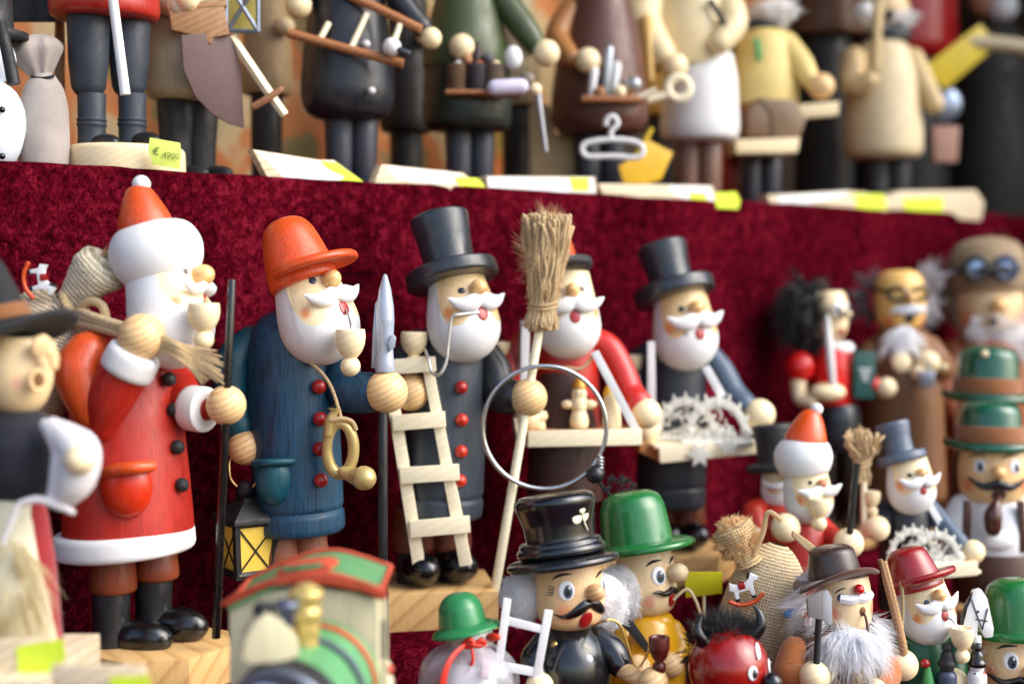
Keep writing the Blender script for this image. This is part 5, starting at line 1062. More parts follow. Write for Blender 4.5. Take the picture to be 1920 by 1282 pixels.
hg = paint((42, 132, 78), .32, .05, .3); hc = t.lathe('hat_crown', hg, (866, 1160, 9, 4), [(1110, 0), (1111, 16), (1118, 30), (1134, 41), (1160, 45), (1182, 46), (1184, 0)], rc=6)
t.brim('hat_brim', hg, (868, 1172, 12, 4), 1172, 40, lambda a: 66 + 6 * math.cos(a), 8, lambda a: -10, parent=hc)
bg = t.lathe('plastic_bag', film(), (880, 1260), [(1188, 46), (1196, 40), (1206, 44), (1222, 68), (1250, 90), (1300, 98), (1380, 92), (t.vf - 22, 70)], sm=True, seg=60, sub=8)
rnd = random.Random(5)
for v in bg.data.vertices:
    x, y, z = v.co; a = math.atan2(y, x); w = 1 + .035 * math.sin(a * 5 + z * 40) + .03 * math.sin(a * 9 - z * 70); v.co.x *= w; v.co.y *= w
RIB = paint((206, 40, 20), .4, .04, .1)
bow = t.tube('ribbon_bow', RIB, [(870, 1208, -56), (880, 1198, -62), (890, 1206, -62), (902, 1200, -60), (908, 1206, -56), (898, 1210, -60), (886, 1208, -64), (878, 1212, -60)], 5, closed=True, n=8)
t.tube('ribbon_tail', RIB, [(872, 1208, -62), (852, 1226, -84), (838, 1250, -98), (830, 1282, -104), (828, 1320, -106)], [4, 5, 6, 7, 6], n=8, flatz=.4, parent=bow); t.tube('ribbon_tail', RIB, [(884, 1210, -62), (886, 1240, -70), (870, 1262, -60)], [3, 3, 2.5], n=8, parent=bow)
t.tube('scarf', paint((150, 20, 40), .6, .08), [(850, 1232, -30), (882, 1240, -46), (912, 1232, -34), (905, 1270, -50)], [9, 9, 9, 11], n=10)

# ---------------------------------------------------------------- toy train
t = T('toy_train', 'painted tin toy locomotive with cream cab and curved green roof edged in red', 'toy train', 560, yl(560, -.262), ZL, 0); t.voff = 13; t.vf -= 13
CREAM = paint((212, 204, 168), .45, .12, .15); TG = paint((96, 158, 104), .45, .3, .15); TR = paint((198, 78, 50), .48, .22, .1); GOLDP = paint((212, 186, 112), .3, .1, .3, .45)
YW = 12
t.slab('cab_wall', CREAM, [(430, 1118), (480, 1098), (570, 1088), (660, 1098), (708, 1116), (708, t.vf - 40), (430, t.vf - 40)], dy=0, th=20, yaw=-YW, bev=2)
sdw = t.slab('cab_side', CREAM, [(708, 1116), (726, 1106), (726, t.vf - 40), (708, t.vf - 40)], dy=0, th=12, yaw=0, bev=1)
for x in (712, 719): t.slab('cab_window_slot', paint((50, 60, 74), .4, .05), [(x, 1150), (x + 3.5, 1148), (x + 3.5, 1220), (x, 1222)], dy=-1.5, th=4, bev=.3, parent=sdw)
arc = [(414, 1124), (450, 1102), (500, 1086), (560, 1080), (620, 1084), (680, 1096), (722, 1112)]
rf = t.slab('roof_edge', TR, arc + [(724, 1096), (680, 1076), (620, 1062), (560, 1058), (500, 1074), (450, 1094), (416, 1114)], dy=-14, th=8, yaw=-YW, bev=1.5)
top = [(428, 1122), (500, 1088), (560, 1068), (620, 1066), (714, 1096)]
vs, fs = [], []
for i, (u, v) in enumerate(catmull(top, 6)):
    d0 = -8 - (u - 570) * math.tan(R(YW)); vs += [t.P(u, v - 2, d0), t.P(u, v - 2, d0) + V((0, .055, 0)), t.P(u, v + 10, d0), t.P(u, v + 10, d0) + V((0, .055, 0))]
for i in range(len(vs) // 4 - 1): fs += [(4 * i, 4 * i + 1, 4 * i + 5, 4 * i + 4), (4 * i + 2, 4 * i + 6, 4 * i + 7, 4 * i + 3), (4 * i, 4 * i + 4, 4 * i + 6, 4 * i + 2)]
t.mk('roof', TG, vs, fs)
for q in (0, 1):
    e = [vs[4 * i + q] + V((0, 0, .0006)) for i in range(0, len(vs) // 4, 2)] + [vs[-4 + q] + V((0, 0, .0006))]
    t.tube('roof_trim', TR, e, 5, sub=2, n=8)
for i in (0, len(vs) // 4 - 1): t.tube('roof_trim', TR, [vs[4 * i], vs[4 * i + 1]], 6, sub=1, n=8)
hb = t.slab('roof_hatch', TR, [(512, 1066), (530, 1046), (598, 1040), (616, 1046), (616, 1056), (596, 1060), (530, 1068)], dy=16, th=60, yaw=-YW, bev=2); t.slab('hatch_panel', TG, [(530, 1050), (598, 1042), (606, 1047), (594, 1052), (532, 1059)], dy=13, th=3, yaw=-YW, bev=.6, parent=hb)
by_ = lambda u, v, dy: t.P(u, v, dy)
t.tube('boiler', TG, [(610, 1250, -2), (575, 1290, -90), (540, 1330, -190)], [110, 106, 104], sub=4, n=40)
for q in (.12, .42): 
    c = t.P(610, 1250, -2).lerp(t.P(540, 1330, -190), q); c2 = t.P(610, 1250, -2).lerp(t.P(540, 1330, -190), q + .07); t.tube('boiler_band', TR if q < .2 else paint((84, 92, 104), .4, .06), [c, c2], [111 - q * 4, 111 - q * 4], sub=1, n=40)
a0, a1 = t.P(541, 1328, -186), t.P(524, 1348, -234)
t.tube('smokebox', MATBLACK, [a0, a1], [106, 104], sub=1, n=44); t.tube('smokebox_rim', metal((120, 126, 138), .35, .6), [a1, a1 + (a1 - a0) * .15], [104, 98], sub=1, n=44)
t.ell('smokebox_door', paint((150, 174, 206), .25, .04, .4, .3), a1 + (a1 - a0) * .12, (V((1, 0, 0)) * 84 * t.k, (a1 - a0).normalized() * 16 * t.k, V((0, 0, 1)) * 84 * t.k))
lamp = t.slab('lamp_housing', CREAM, [(452, 1222), (460, 1180), (478, 1152), (500, 1136), (530, 1150), (560, 1190), (562, 1216), (530, 1230), (470, 1232)], dy=-215, th=60, yaw=14, bev=5)
t.lathe('lamp_cap', metal((120, 130, 150), .28, .7), (538, 1130), [(1112, 0), (1112, 20), (1118, 24), (1126, 22), (1130, 17), (1158, 14), (1160, 0)], dy=-190, rc=3, parent=lamp); t.lathe('lamp_cap', MATBLACK, (494, 1140), [(1116, 0), (1116, 14), (1124, 20), (1150, 16), (1152, 0)], dy=-190, rc=3, parent=lamp)
t.lathe('funnel', GOLDP, (574, 1120), [(1080, 0), (1080, 14), (1086, 20), (1092, 31), (1104, 33), (1110, 27), (1122, 24), (1130, 29), (1144, 29), (1150, 23), (1166, 25), (1180, 22), (1215, 26), (1216, 0)], dy=-110, rc=3, seg=36)
t.box('chassis', MATBLACK, (560, t.vf - 60, -60), (250, 330, 60), yaw=-YW)
for sx in (-1, 1):
    for j in range(3):
        c = t.P(560 + sx * 118, t.vf - 40, -180 + j * 110); w = t.tube('wheel', TR, [c - V((.004, 0, 0)), c + V((.004, 0, 0))], [40, 40], sub=1, n=28)
g = T('toy_train_figure', 'cream and red knob figure at the side of the toy locomotive', 'toy', 722, t.Y + 30 * t.k, ZL); g.lathe('body', CREAM, (722, 1300), [(1236, 0), (1238, 8), (1246, 12), (1262, 9), (1270, 16), (1330, 20), (g.vf, 24), (g.vf, 0)], rc=3); g.ball('sash', TR, 730, 1254, 9, -8)

# ---------------------------------------------------------------- witch and price blocks at the near left
pl = T('display_plinth', 'pale wooden plinth under the black hatted witch', 'plinth', 120, .655, ZL, 0)
PZ = at(100, 1262, .655).z
PLW = wood((222, 206, 176), (190, 168, 132), .005, .6)
c = pl.P(100, 1262); bx = pl.box('block', PLW, V((c.x - .045, .655 + .03, (PZ + ZL) / 2)), (.09 / pl.k, .09 / pl.k, (PZ - ZL) / pl.k), yaw=0)
def price_block(name, lab, pts, dy_Y, stick, th=26, yaw=0, grp='price blocks', z=None, label_paper=None):
    g = T(name, lab, 'price block', sum(p[0] for p in pts) / len(pts), dy_Y, z=z) if z is not None else T(name, lab, 'price block', sum(p[0] for p in pts) / len(pts), dy_Y, v=max(p[1] for p in pts))
    g.root['group'] = grp
    g.slab('block', PLW, pts, dy=0, th=th, yaw=yaw, bev=1.5)
    uc = sum(p[0] for p in pts) / len(pts)
    if label_paper: g.slab('paper', paint((236, 240, 246), .7, .01), label_paper, dy=-1.0, th=1.2, yaw=yaw, bev=0, uc=uc)
    for sp_ in stick: g.slab('sticker', STICKER, sp_, dy=-2.4, th=1.4, yaw=yaw, bev=0, uc=uc)
    return g
price_block('price_block', 'pale price block with large yellow sticker at the foot of the witch', [(-40, 1200), (104, 1200), (104, 1262), (-40, 1262)], .657, [[(30, 1212), (118, 1197), (123, 1232), (108, 1258), (34, 1262)]], th=20)
price_block('price_block', 'long pale price block with yellow sticker on its lower corner below the Santa base', [(96, 1248), (266, 1250), (272, 1262), (272, 1310), (96, 1310)], .62, [[(206, 1268), (282, 1266), (282, 1306), (206, 1306)]], th=20)
t = T('witch_figurine', 'witch figurine in wide black hat with long nose, dark bodice and white sleeve', 'figurine', 40, .70, PZ, 50)
WB = cloth((26, 28, 38), .9, 1500, .05); WW = cloth((226, 222, 224), .9, 1800); 
t.lathe('skirt', cloth((150, 26, 34)), (44, 1000), [(920, 0), (922, 30), (960, 44), (1060, 60), (1180, 70), (t.vf, 74), (t.vf, 0)], rc=6)
t.lathe('apron', cloth((224, 216, 186)), (24, 1000), [(925, 24), (930, 40), (980, 52), (1090, 72), (1200, 86), (t.vf - 14, 90), (t.vf - 12, 60)], dy=-12, rc=5)
t.lathe('bodice', WB, (34, 850), [(764, 0), (768, 34), (786, 62), (830, 82), (890, 78), (930, 58), (936, 0)], rc=8)
t.tube('sleeve', WW, [(100, 800, -70), (130, 826, -84), (150, 850, -92), (140, 900, -92), (116, 935, -80)], [18, 32, 38, 36, 22], n=20, sub=8, round_=True); t.ball('hand', PALE, 150, 862, 29, -128, sc=(1, 1, .9))
t.tube('shawl', WW, [(84, 796, -72), (100, 812, -86), (116, 845, -96), (112, 895, -98), (98, 930, -96)], [12, 18, 22, 22, 12], n=14, sub=8, round_=True, flatz=.6)
t.tube('apron_string', WW, [(36, 944, -110), (70, 936, -106), (110, 948, -100), (140, 962, -96)], [6, 7, 8, 5], n=8); t.tube('apron_string', WW, [(36, 944, -110), (20, 980, -112), (4, 1020, -114)], [6, 6, 4], n=8)
FW = wood((238, 206, 152), (222, 184, 126), .006)
on = t.head((34, 705, 0, 0), [(630, 46), (660, 58), (705, 64), (745, 54), (770, 34), (784, 0)], 632, 782, FW, W=160, notch=0, skin=(238, 208, 158), cheek=(236, 180, 156), crad=14, cheek_v=715)
t.slab('nose', FW, [(62, 634), (84, 626), (102, 640), (112, 668), (111, 692), (98, 698), (92, 674), (84, 664), (60, 664)], dy=-64, th=26, yaw=24, bev=7)
hole = t.tube('mouth', FW, [(71 + 14 * math.cos(a), 713 + 18 * math.sin(a), -62 + 9 * math.cos(a)) for a in [math.pi * i / 6 for i in range(12)]], 4, closed=True, n=8, sub=3); t.dot('mouth_hole', paint((124, 86, 48), .7, .1), t.P(71, 713, -60), V((.5, -.86, 0)), 12, 16, 4, parent=hole)
HB = cloth((28, 28, 32), .85, 1200, .05); t.lathe('hat_crown', HB, (-8, 575, 14, 0), [(480, 0), (482, 20), (500, 32), (560, 48), (612, 60), (614, 0)], rc=6); t.lathe('hat_band', cloth((134, 84, 44)), (-6, 580, 14, 0), [(574, 40), (576, 56), (602, 62), (602, 40)], rc=2)
t.brim('hat_brim', HB, (12, 626, 15, 6), 626, 40, lambda a: 128 + 8 * math.sin(3 * a), 18, lambda a: 10 * math.cos(2 * a) - 4)
t.fur('straw_broom', fibre((222, 208, 168)), (10, 1080, -92), (50, 14, 90), 500, 110, down=1.6, width=1.6, seed=81, jit=.2)
# ---------------------------------------------------------------- top shelf
def shelf_head(t, u, v, r, hat=None):
    """plain turned head (above the picture) so that every figure is whole"""
    t.ball('head', facewood((236, 204, 156), []), u, v, r); t.ball('beard', WHITE, u, v + r * .45, r * .9, -r * .25)
    if hat: t.lathe('hat', hat, (u, v), [(v - r * 2.2, 0), (v - r * 2.2, r * .85), (v - r * .7, r * .95), (v - r * .7, r * 1.4), (v - r * .5, r * 1.4), (v - r * .5, 0)], rc=3)
UO = .052
t = T('snowman_figurine', 'white snowman with black buttons and black stick at the left end of the top shelf', 'figurine', -18, yl(-10, .04), ZU, 20)
SNOW = paint((214, 224, 236), .5, .02)
t.lathe('body', SNOW, (-20, 240), [(150, 0), (153, 26), (172, 50), (205, 64), (240, 66), (285, 56), (t.vf, 40), (t.vf, 0)], rc=12); t.ball('head', SNOW, -20, 112, 48)
for v in (206, 293): t.ball('button', GLOSSBLACK, 4, v, 6, -58 if v < 250 else -50)
t.lathe('hat', MATBLACK, (-20, 60), [(-20, 0), (-20, 40), (60, 44), (60, 70), (72, 70), (72, 0)], rc=3); t.tube('stick', MATBLACK, [(0, 40, -70), (14, 100, -72), (26, 158, -74)], [10, 11, 12], n=10)
t = T('grey_cloth_sack', 'grey linen bag tied with dark thread beside the white snowman', 'sack', 82, yl(82, .045), ZU, 0)
LIN = cloth((176, 166, 160), .9, 1600); 
t.lathe('bag', LIN, (82, 240), [(140, 20), (150, 26), (165, 36), (200, 44), (260, 47), (t.vf - 6, 45), (t.vf, 36), (t.vf, 0)], rc=8, seg=40)
nk = t.lathe('gathered_neck', LIN, (74, 130, 14, 0), [(70, 0), (72, 26), (84, 44), (100, 48), (124, 32), (142, 20), (150, 22)], sm=True)
for o_ in (nk,):
    for v in o_.data.vertices: a = math.atan2(v.co.y, v.co.x); w = 1 + .12 * math.sin(a * 8); v.co.x *= w; v.co.y *= w
t.tube('thread', MATBLACK, [(60, 144, -18), (80, 147, -24), (100, 143, -18), (92, 140, 16), (70, 140, 16)], 2.6, closed=True, n=6)
# red coat, black legs
t = T('red_coat_figurine', 'figurine in red coat with black boots on a round wooden base with yellow price tag', 'figurine', 212, yl(212, .045), ZU, 24)
t.lathe('base', PALE, (238, t.vf), [(276, 0), (276, 98), (282, 106), (t.vf, 108), (t.vf, 0)], rc=4)
BL = paint((46, 54, 66), .5, .1)
for (u, v0, vb, dy) in ((166, 30, 282, -30), (242, 40, 278, 14)):
    q = 8 if u > 200 else 0
    t.lathe('leg', BL, (u, v0), [(v0 - 10, 0), (v0 - 10, 40), (120, 36), (165, 31), (178, 24), (178, 0)], dy=dy, rc=4)
    b = t.lathe('boot', BL, (u + 6, vb), [(176, 0), (176, 26), (222, 25), (226, 28), (230, 25), (234, 28), (240, 25), (262, 25), (vb, 27), (vb, 0)], dy=dy, rc=1.5)
    t.ell('boot_toe', BLACK, (u + 30, vb - 12, dy - 20), (t.sd * 22 * t.k, t.f * 50 * t.k, V((0, 0, 18 * t.k))), parent=b, floor=t.P(0, vb, dy).z)
t.lathe('coat', REDP, (196, 0), [(-330, 0), (-326, 40), (-280, 70), (-150, 88), (20, 101), (34, 98), (38, 88), (38, 0)], rc=5)
t.slab('cape', MATBLACK, [(-30, 40), (110, 40), (120, -120), (100, -300), (0, -300)], dy=40, th=16, bev=3); shelf_head(t, 196, -390, 66, REDP)
t.arm(REDP, [(250, -240, -40), (270, -160, -70), (226, -90, -100)], [30, 32, 28]); t.ball('hand', PALE, 206, -60, 30, -116)
g = T('white_stick', 'white rod hanging in front of the black legged figurine in red', 'rod', 235, t.Y - 118 * t.k, v=178); g.tube('rod', WHITE, [(204, -60, 0), (235, 178, 0)], [9, 9.5], sub=1, n=14)
g = T('price_tag', 'yellow price tag reading 4900 euro stuck to a round wooden base', 'price tag', 310, t.Y - 108 * t.k, v=316, phi=10)
TAGM = paint((222, 240, 110), .6, .02); g.slab('tag', TAGM, [(281, 258), (338, 268), (340, 290), (336, 317), (286, 308), (278, 280)], dy=0, th=3, yaw=14, bev=.2)
def text(g, s, u, v, dy, size, mat, rz, roll=0):
    cu = bpy.data.curves.new('lettering', 'FONT'); cu.body = s; cu.size = size * g.k; cu.extrude = .3 * g.k; cu.align_x = 'CENTER'
    ob = bpy.data.objects.new('tmp', cu); me = bpy.data.meshes.new_from_object(ob); bpy.data.objects.remove(ob); me.materials.append(mat)
    o = bpy.data.objects.new('lettering', me); COL.objects.link(o); o.parent = g.root
    o.matrix_basis = g.mw.inverted() @ Matrix.Translation(g.P(u, v, dy)) @ Matrix.Rotation(rz, 4, 'Z') @ Matrix.Rotation(R(90), 4, 'X') @ Matrix.Rotation(R(roll), 4, 'Z'); return o
INK = paint((40, 46, 30), .7, .02); FAINT = paint((112, 124, 66), .7, .02); text(g, '\u20ac', 292, 290, -6, 19, FAINT, R(14), -8); text(g, '4900', 320, 297, -2, 16, FAINT, R(14), -8)
# robe with leather apron
t = T('cobbler_figurine', 'figurine in beige robe and pointed brown leather apron holding a wooden box', 'figurine', 352, yl(352, .07), ZU, 30)
ROBE = paint((166, 152, 128), .5, .1); 
t.lathe('robe', ROBE, (350, 100), [(-240, 0), (-236, 30), (-180, 56), (0, 76), (120, 82), (175, 78), (190, 64), (192, 0)], rc=8); shelf_head(t, 350, -290, 52, MATBLACK)
for u, dy in ((330, -10), (375, 20)):
    b = t.lathe('leg', MATBLACK, (u, 250), [(185, 0), (185, 36), (270, 30), (t.vf, 28), (t.vf, 0)], dy=dy, rc=2); t.ell('shoe', MATBLACK, (u + 34, t.vf - 10, dy - 20), (t.sd * 20 * t.k, t.f * 44 * t.k, V((0, 0, 16 * t.k))), parent=b, floor=ZU)
LE = cloth((96, 72, 70), .6, 900, .1)
t.slab('leather_apron', LE, [(340, 66), (430, 60), (452, 120), (458, 240), (430, 232), (398, 214), (366, 180), (344, 130)], dy=-86, th=6, yaw=30, bev=1.5)
t.arm(ROBE, [(300, -100, -30), (290, -20, -60), (330, 14, -90)], [26, 28, 22]); t.ball('hand', PALE, 352, 0, 22, -96)
g = T('wooden_box', 'small brown wooden box held against the beige robe', 'box', 372, t.Y - 96 * t.k, v=76, phi=20); WBX = wood((178, 138, 96), (146, 104, 66), .004)
g.slab('box_side', WBX, [(316, 14), (420, 10), (430, 64), (400, 70), (396, 84), (384, 72), (322, 56)], dy=0, th=50, yaw=12, bev=2); g.slab('box_lid', WBX, [(312, 6), (424, 0), (426, 12), (314, 18)], dy=-4, th=58, yaw=12, bev=2)
g = T('tin_lantern', 'grey tin lantern frame with crossed bars beside the wooden box', 'lantern', 455, t.Y - 70 * t.k, v=62)
TIN = metal((128, 140, 156), .4, .7)
for a, b in (((425, -40), (424, 58)), ((484, -40), (484, 60)), ((424, 58), (484, 60)), ((428, -30), (482, 56)), ((482, -30), (428, 56)), ((426, -42), (484, -42))): g.tube('frame_bar', TIN, [(*a, 0), (*b, 0)], 4.6, n=6, sub=1); g.tube('frame_bar', TIN, [(*a, 46), (*b, 46)], 4.6, n=6, sub=1)
g.slab('pane', paint((206, 190, 100), .3, .05), [(428, -38), (482, -38), (482, 56), (428, 56)], dy=22, th=3, bev=0)
g = T('wooden_sword', 'pale wooden toy sword with brown crossguard slanting down beside the leather apron', 'sword', 500, t.Y - 60 * t.k, v=218)
g.tube('blade', RAW, [(434, 70, 0), (500, 168, 0), (534, 216, 0)], [9, 9, 8], n=4, sub=1); g.tube('crossguard', wood((170, 120, 86)), [(476, 200, -6), (500, 186, -8), (526, 168, -6)], [7, 7, 6], n=8, round_=True)
# black coat with ladder
t = T('black_coat_figurine', 'figurine in rounded black coat with white buttons on the top shelf carrying a brown ladder', 'figurine', 655, yl(655, UO), ZU, 22)
BC = paint((34, 36, 44), .36, .1, .15)
t.lathe('coat', BC, (652, 100), [(-190, 0), (-186, 30), (-140, 54), (0, 72), (110, 84), (180, 88), (212, 80), (226, 56), (228, 0)], rc=14); shelf_head(t, 652, -240, 50, BC)
for u, dy in ((636, -6), (682, 14)): t.lathe('leg', paint((44, 46, 58), .42, .1), (u, 260), [(220, 0), (220, 28), (t.vf, 23), (t.vf, 0)], dy=dy, rc=2)
for u, v in ((687, 83), (697, 170)): t.ball('button', WHITE, u, v, 7, -84)
t.arm(BC, [(600, -80, -10), (572, -30, -40), (566, 0, -60)], [22, 24, 20]); t.ball('hand', PALE, 560, 10, 24, -78); t.arm(BC, [(710, -80, -10), (750, 0, -20), (790, 50, -30)], [22, 24, 20]); t.ball('hand', PALE, 808, 72, 20, -40)
g = T('brown_toy_ladder', 'brown stick ladder slanting across the rounded black coat', 'ladder', 670, t.Y - 100 * t.k, v=124)
ST = wood((176, 116, 72), (140, 88, 50), .004); g.tube('rail', ST, [(540, 62, 0), (650, 92, 0), (756, 120, 0)], 9, n=10); g.tube('rail', ST, [(640, -14, 20), (712, 18, 20), (790, 56, 20)], 9, n=10)
for a, b in (((616, 44), (598, 78)), ((688, 26), (658, 90)), ((750, 46), (732, 98))): g.tube('rung', RAW, [(*a, 18), (*b, 0)], 6, n=8, sub=1)
g.ball('bell', WHITE, 735, 88, 17, -14); g.tube('bell_clapper', SLATE, [(744, 92, -20), (764, 100, -22)], 6, n=8, sub=1, round_=True)
# green coat
t = T('green_coat_figurine', 'figurine in dark green coat on the top shelf carrying a tray of little baskets', 'figurine', 878, yl(878, UO), ZU, 20)
t.lathe('coat', paint((30, 40, 34), .4, .1, .1), (876, 150), [(60, 0), (62, 70), (120, 78), (200, 84), (235, 82), (246, 70), (246, 0)], rc=8); t.lathe('cape', paint((70, 82, 50), .4, .12, .1), (874, 50), [(-180, 0), (-176, 28), (-120, 46), (0, 58), (90, 80), (130, 82), (134, 70)], rc=8); shelf_head(t, 874, -226, 46, paint((40, 60, 40), .4, .1))
for u, dy in ((860, -6), (902, 14)): t.lathe('leg', paint((44, 46, 58), .42, .1), (u, 280), [(240, 0), (240, 26), (t.vf, 22), (t.vf, 0)], dy=dy, rc=2)
t.ball('hand', PALE, 866, 88, 23, -96); t.ball('hand', PALE, 1024, 100, 25, -40); t.arm(paint((70, 82, 50), .4, .12, .1), [(930, -20, -10), (980, 50, -20), (1004, 84, -30)], [24, 26, 20])
g = T('basket_tray', 'brown tray of tiny woven baskets in front of the dark green coat', 'tray', 905, t.Y - 106 * t.k, v=182)
g.box('tray_floor', ST, (905, 176, 20), (140, 60, 8), yaw=4)
for i, (u, c) in enumerate(((856, (96, 70, 50)), (896, (60, 54, 60)), (926, (90, 74, 60)))):
    b = g.lathe('basket', cloth(c, .9, 700, 0, .5), (u, 150), [(122, 0), (120, 16), (124, 20), (172, 17), (172, 0)], dy=10, rc=2, seg=20); g.ball('goods', (WHITE, paint((200, 110, 60)), PALE)[i], u + 4, 122, 9, 6, parent=b)
g.ball('goods', WHITE, 962, 108, 22, 10, sc=(.8, .8, 1)); g.ball('goods', paint((120, 110, 96), .6), 988, 150, 16, 16); g.ball('goods', PALE, 1004, 168, 12, 10); g.tube('hanging_tool', metal((170, 170, 176), .4, .6), [(1008, 176, 12), (1016, 230, 12), (1024, 284, 12)], [7, 5, 4], n=8); g.ball('goods', paint((170, 120, 80), .6), 876, 112, 10, 4); g.ball('goods', paint((90, 84, 92), .6), 916, 110, 11, 4); g.tube('roll', paint((214, 208, 232), .5, .03), [(928, 165, -16), (976, 162, -10)], 15, n=16, sub=1, round_=True); g.tube('bottle', paint((50, 26, 20), .3), [(896, 80, 14), (894, 130, 14)], [7, 13], n=12, sub=1)
# brown coat with hanger
t = T('brown_coat_figurine', 'figurine in tapering brown coat on the top shelf with a tray of tools', 'figurine', 1126, yl(1126, UO), ZU, 18)
BRC = paint((92, 54, 44), .4, .14, .1)
t.lathe('coat', BRC, (1124, 100), [(-150, 0), (-146, 24), (-60, 40), (0, 56), (80, 76), (180, 90), (230, 90), (252, 76), (254, 0)], rc=10); shelf_head(t, 1124, -190, 44, BRC)
for u, dy in ((1102, -6), (1146, 14)): t.lathe('leg', paint((40, 44, 54), .42, .1), (u, 290), [(248, 0), (248, 26), (t.vf, 22), (t.vf, 0)], dy=dy, rc=2)
t.ball('hand', PALE, 1102, 114, 23, -100); t.arm(wood((176, 120, 70)), [(1070, 20, -20), (1046, 70, -40), (1070, 110, -80)], [22, 24, 18])
g = T('tool_tray', 'wooden tray of silvery tools before the tapering brown coat', 'tray', 1150, t.Y - 112 * t.k, v=200)
g.box('tray_floor', ST, (1146, 188, 20), (116, 60, 10), yaw=4)
for i, (u, h) in enumerate(((1108, 50), (1136, 90), (1150, 60), (1180, 36))): g.tube('tool', (WHITE, metal((190, 196, 206), .3, .7), WHITE, BRASS)[i], [(u, 184, 6 + i * 5), (u + 6, 184 - h, 6 + i * 5)], [6, 9], n=10, sub=1, round_=True)
g.ball('tool_head', metal((186, 190, 196), .35, .6), 1188, 158, 15, 10); g.ball('tool_head', PALE, 1162, 172, 12, 0); g.ball('tool_head', paint((150, 104, 60), .5), 1124, 174, 12, 2); g.tube('tool', RAW, [(1192, 186, 0), (1232, 168, -6)], 6, n=8, sub=1)
g = T('coat_hanger', 'white wire coat hanger hanging off the top shelf in front of a brown coat', 'hanger', 1150, yl(1150, .004), v=300, phi=38)
g.tube('hanger_bar', WHITE, [(1092, 275, 0), (1108, 266, 0), (1147, 262, 0), (1190, 266, 0), (1206, 280, 0), (1196, 295, 0), (1147, 293, 0), (1100, 293, 0)], 5.2, closed=True, n=10); g.tube('hook', WHITE, [(1147, 262, 0), (1146, 246, 0), (1158, 232, 0), (1150, 218, 0), (1138, 224, 0), (1136, 236, 0)], 5, n=10)
g = T('yellow_ticket', 'crumpled deep yellow ticket beside the white coat hanger', 'ticket', 1215, yl(1215, .012), ZU, 30)
g.slab('ticket', paint((214, 168, 20), .5, .05), [(1160, 312), (1180, 300), (1214, 262), (1262, 286), (1240, 336), (1214, 344), (1170, 344)], dy=0, th=2.5, yaw=20, bev=.3); g.tube('ticket_fold', paint((222, 190, 60), .5, .05), [(1190, 300, -2), (1222, 240, -2)], 5, n=8, sub=1)
g = T('wooden_key', 'big pale wooden key held across the baker\'s apron', 'key', 1250, yl(1250, .02), v=200); g.tube('bow', RAW, [(1272 + 20 * math.cos(a), 166 + 20 * math.sin(a), 0) for a in [math.pi * i / 5 for i in range(10)]], 9, closed=True, n=10, sub=3); g.tube('stem', RAW, [(1256, 176, 0), (1206, 190, 0)], 8, n=10, sub=1)
# baker
t = T('baker_figurine', 'baker figurine in cream shirt and white apron on the top shelf', 'figurine', 1300, yl(1300, UO), ZU, 22)
CRM = wood((232, 214, 172), (214, 190, 142), .006)
t.lathe('shirt', CRM, (1290, 60), [(-90, 0), (-86, 40), (-30, 66), (60, 78), (130, 72), (134, 0)], rc=10); t.lathe('apron', paint((230, 230, 232), .5, .04), (1312, 180), [(96, 40), (100, 60), (150, 70), (240, 74), (262, 70), (268, 50), (268, 0)], rc=6); shelf_head(t, 1290, -130, 46, WHITE)
for u in (1288, 1328): t.lathe('leg', paint((112, 78, 62), .42, .12), (u, 310), [(262, 0), (262, 26), (t.vf, 24), (t.vf, 0)], rc=2)
t.arm(CRM, [(1216, -20, -30), (1204, 40, -60), (1240, 100, -90)], [34, 36, 26]); t.ball('hand', PALE, 1266, 124, 23, -104); t.arm(CRM, [(1350, -20, -10), (1372, 40, -40), (1350, 80, -70)], [28, 30, 22])
t.tube('wooden_spoon', wood((230, 190, 110)), [(1212, 40, -100), (1216, 90, -104), (1220, 150, -106)], [13, 9, 7], n=10, round_=True); t.tube('ribbon', MATBLACK, [(1330, 0, -76), (1350, 30, -76), (1362, 56, -74)], 6, n=6)
# house seller
t = T('house_seller_figurine', 'figurine in yellow and green striped jacket carrying a wooden toy house', 'figurine', 1436, yl(1436, UO), ZU, 24)
YJ = paint((226, 202, 130), .5, .08)
t.lathe('jacket', YJ, (1432, 120), [(50, 0), (52, 30), (70, 48), (140, 62), (200, 64), (210, 0)], rc=8); t.lathe('trousers', paint((150, 74, 34), .5, .1), (1424, 250), [(200, 0), (200, 60), (270, 66), (290, 60), (292, 0)], rc=6)
t.slab('green_stripe', paint((70, 160, 96), .5, .05), [(1414, 72), (1424, 72), (1430, 112), (1420, 116)], dy=-58, th=6, bev=.6); on = None
t.ball('head', facewood((230, 170, 120), []), 1432, 8, 40); t.fur('beard', WFUR, (1446, 20, -18), (46, 30, 26), 900, 20, down=.3, width=1.8, seed=91, core='beard_core'); t.lathe('scarf', SLATE, (1430, 44), [(40, 20), (42, 38), (52, 42), (58, 36), (60, 20)], rc=4); t.lathe('hat', BROWN, (1432, -30), [(-90, 0), (-88, 34), (-30, 40), (-26, 60), (-18, 60), (-18, 0)], rc=4)
for u in (1408, 1444): t.lathe('leg', paint((44, 44, 56), .42, .1), (u, 330), [(285, 0), (285, 22), (t.vf, 20), (t.vf, 0)], rc=2)
t.arm(YJ, [(1472, 80, -10), (1500, 120, -30), (1518, 150, -44)], [22, 24, 18]); t.ball('hand', PINE, 1540, 162, 24, -56)
g = T('toy_house', 'brown wooden toy house with pitched roof on a pale board held by the striped seller', 'toy house', 1460, t.Y - 96 * t.k, v=276)
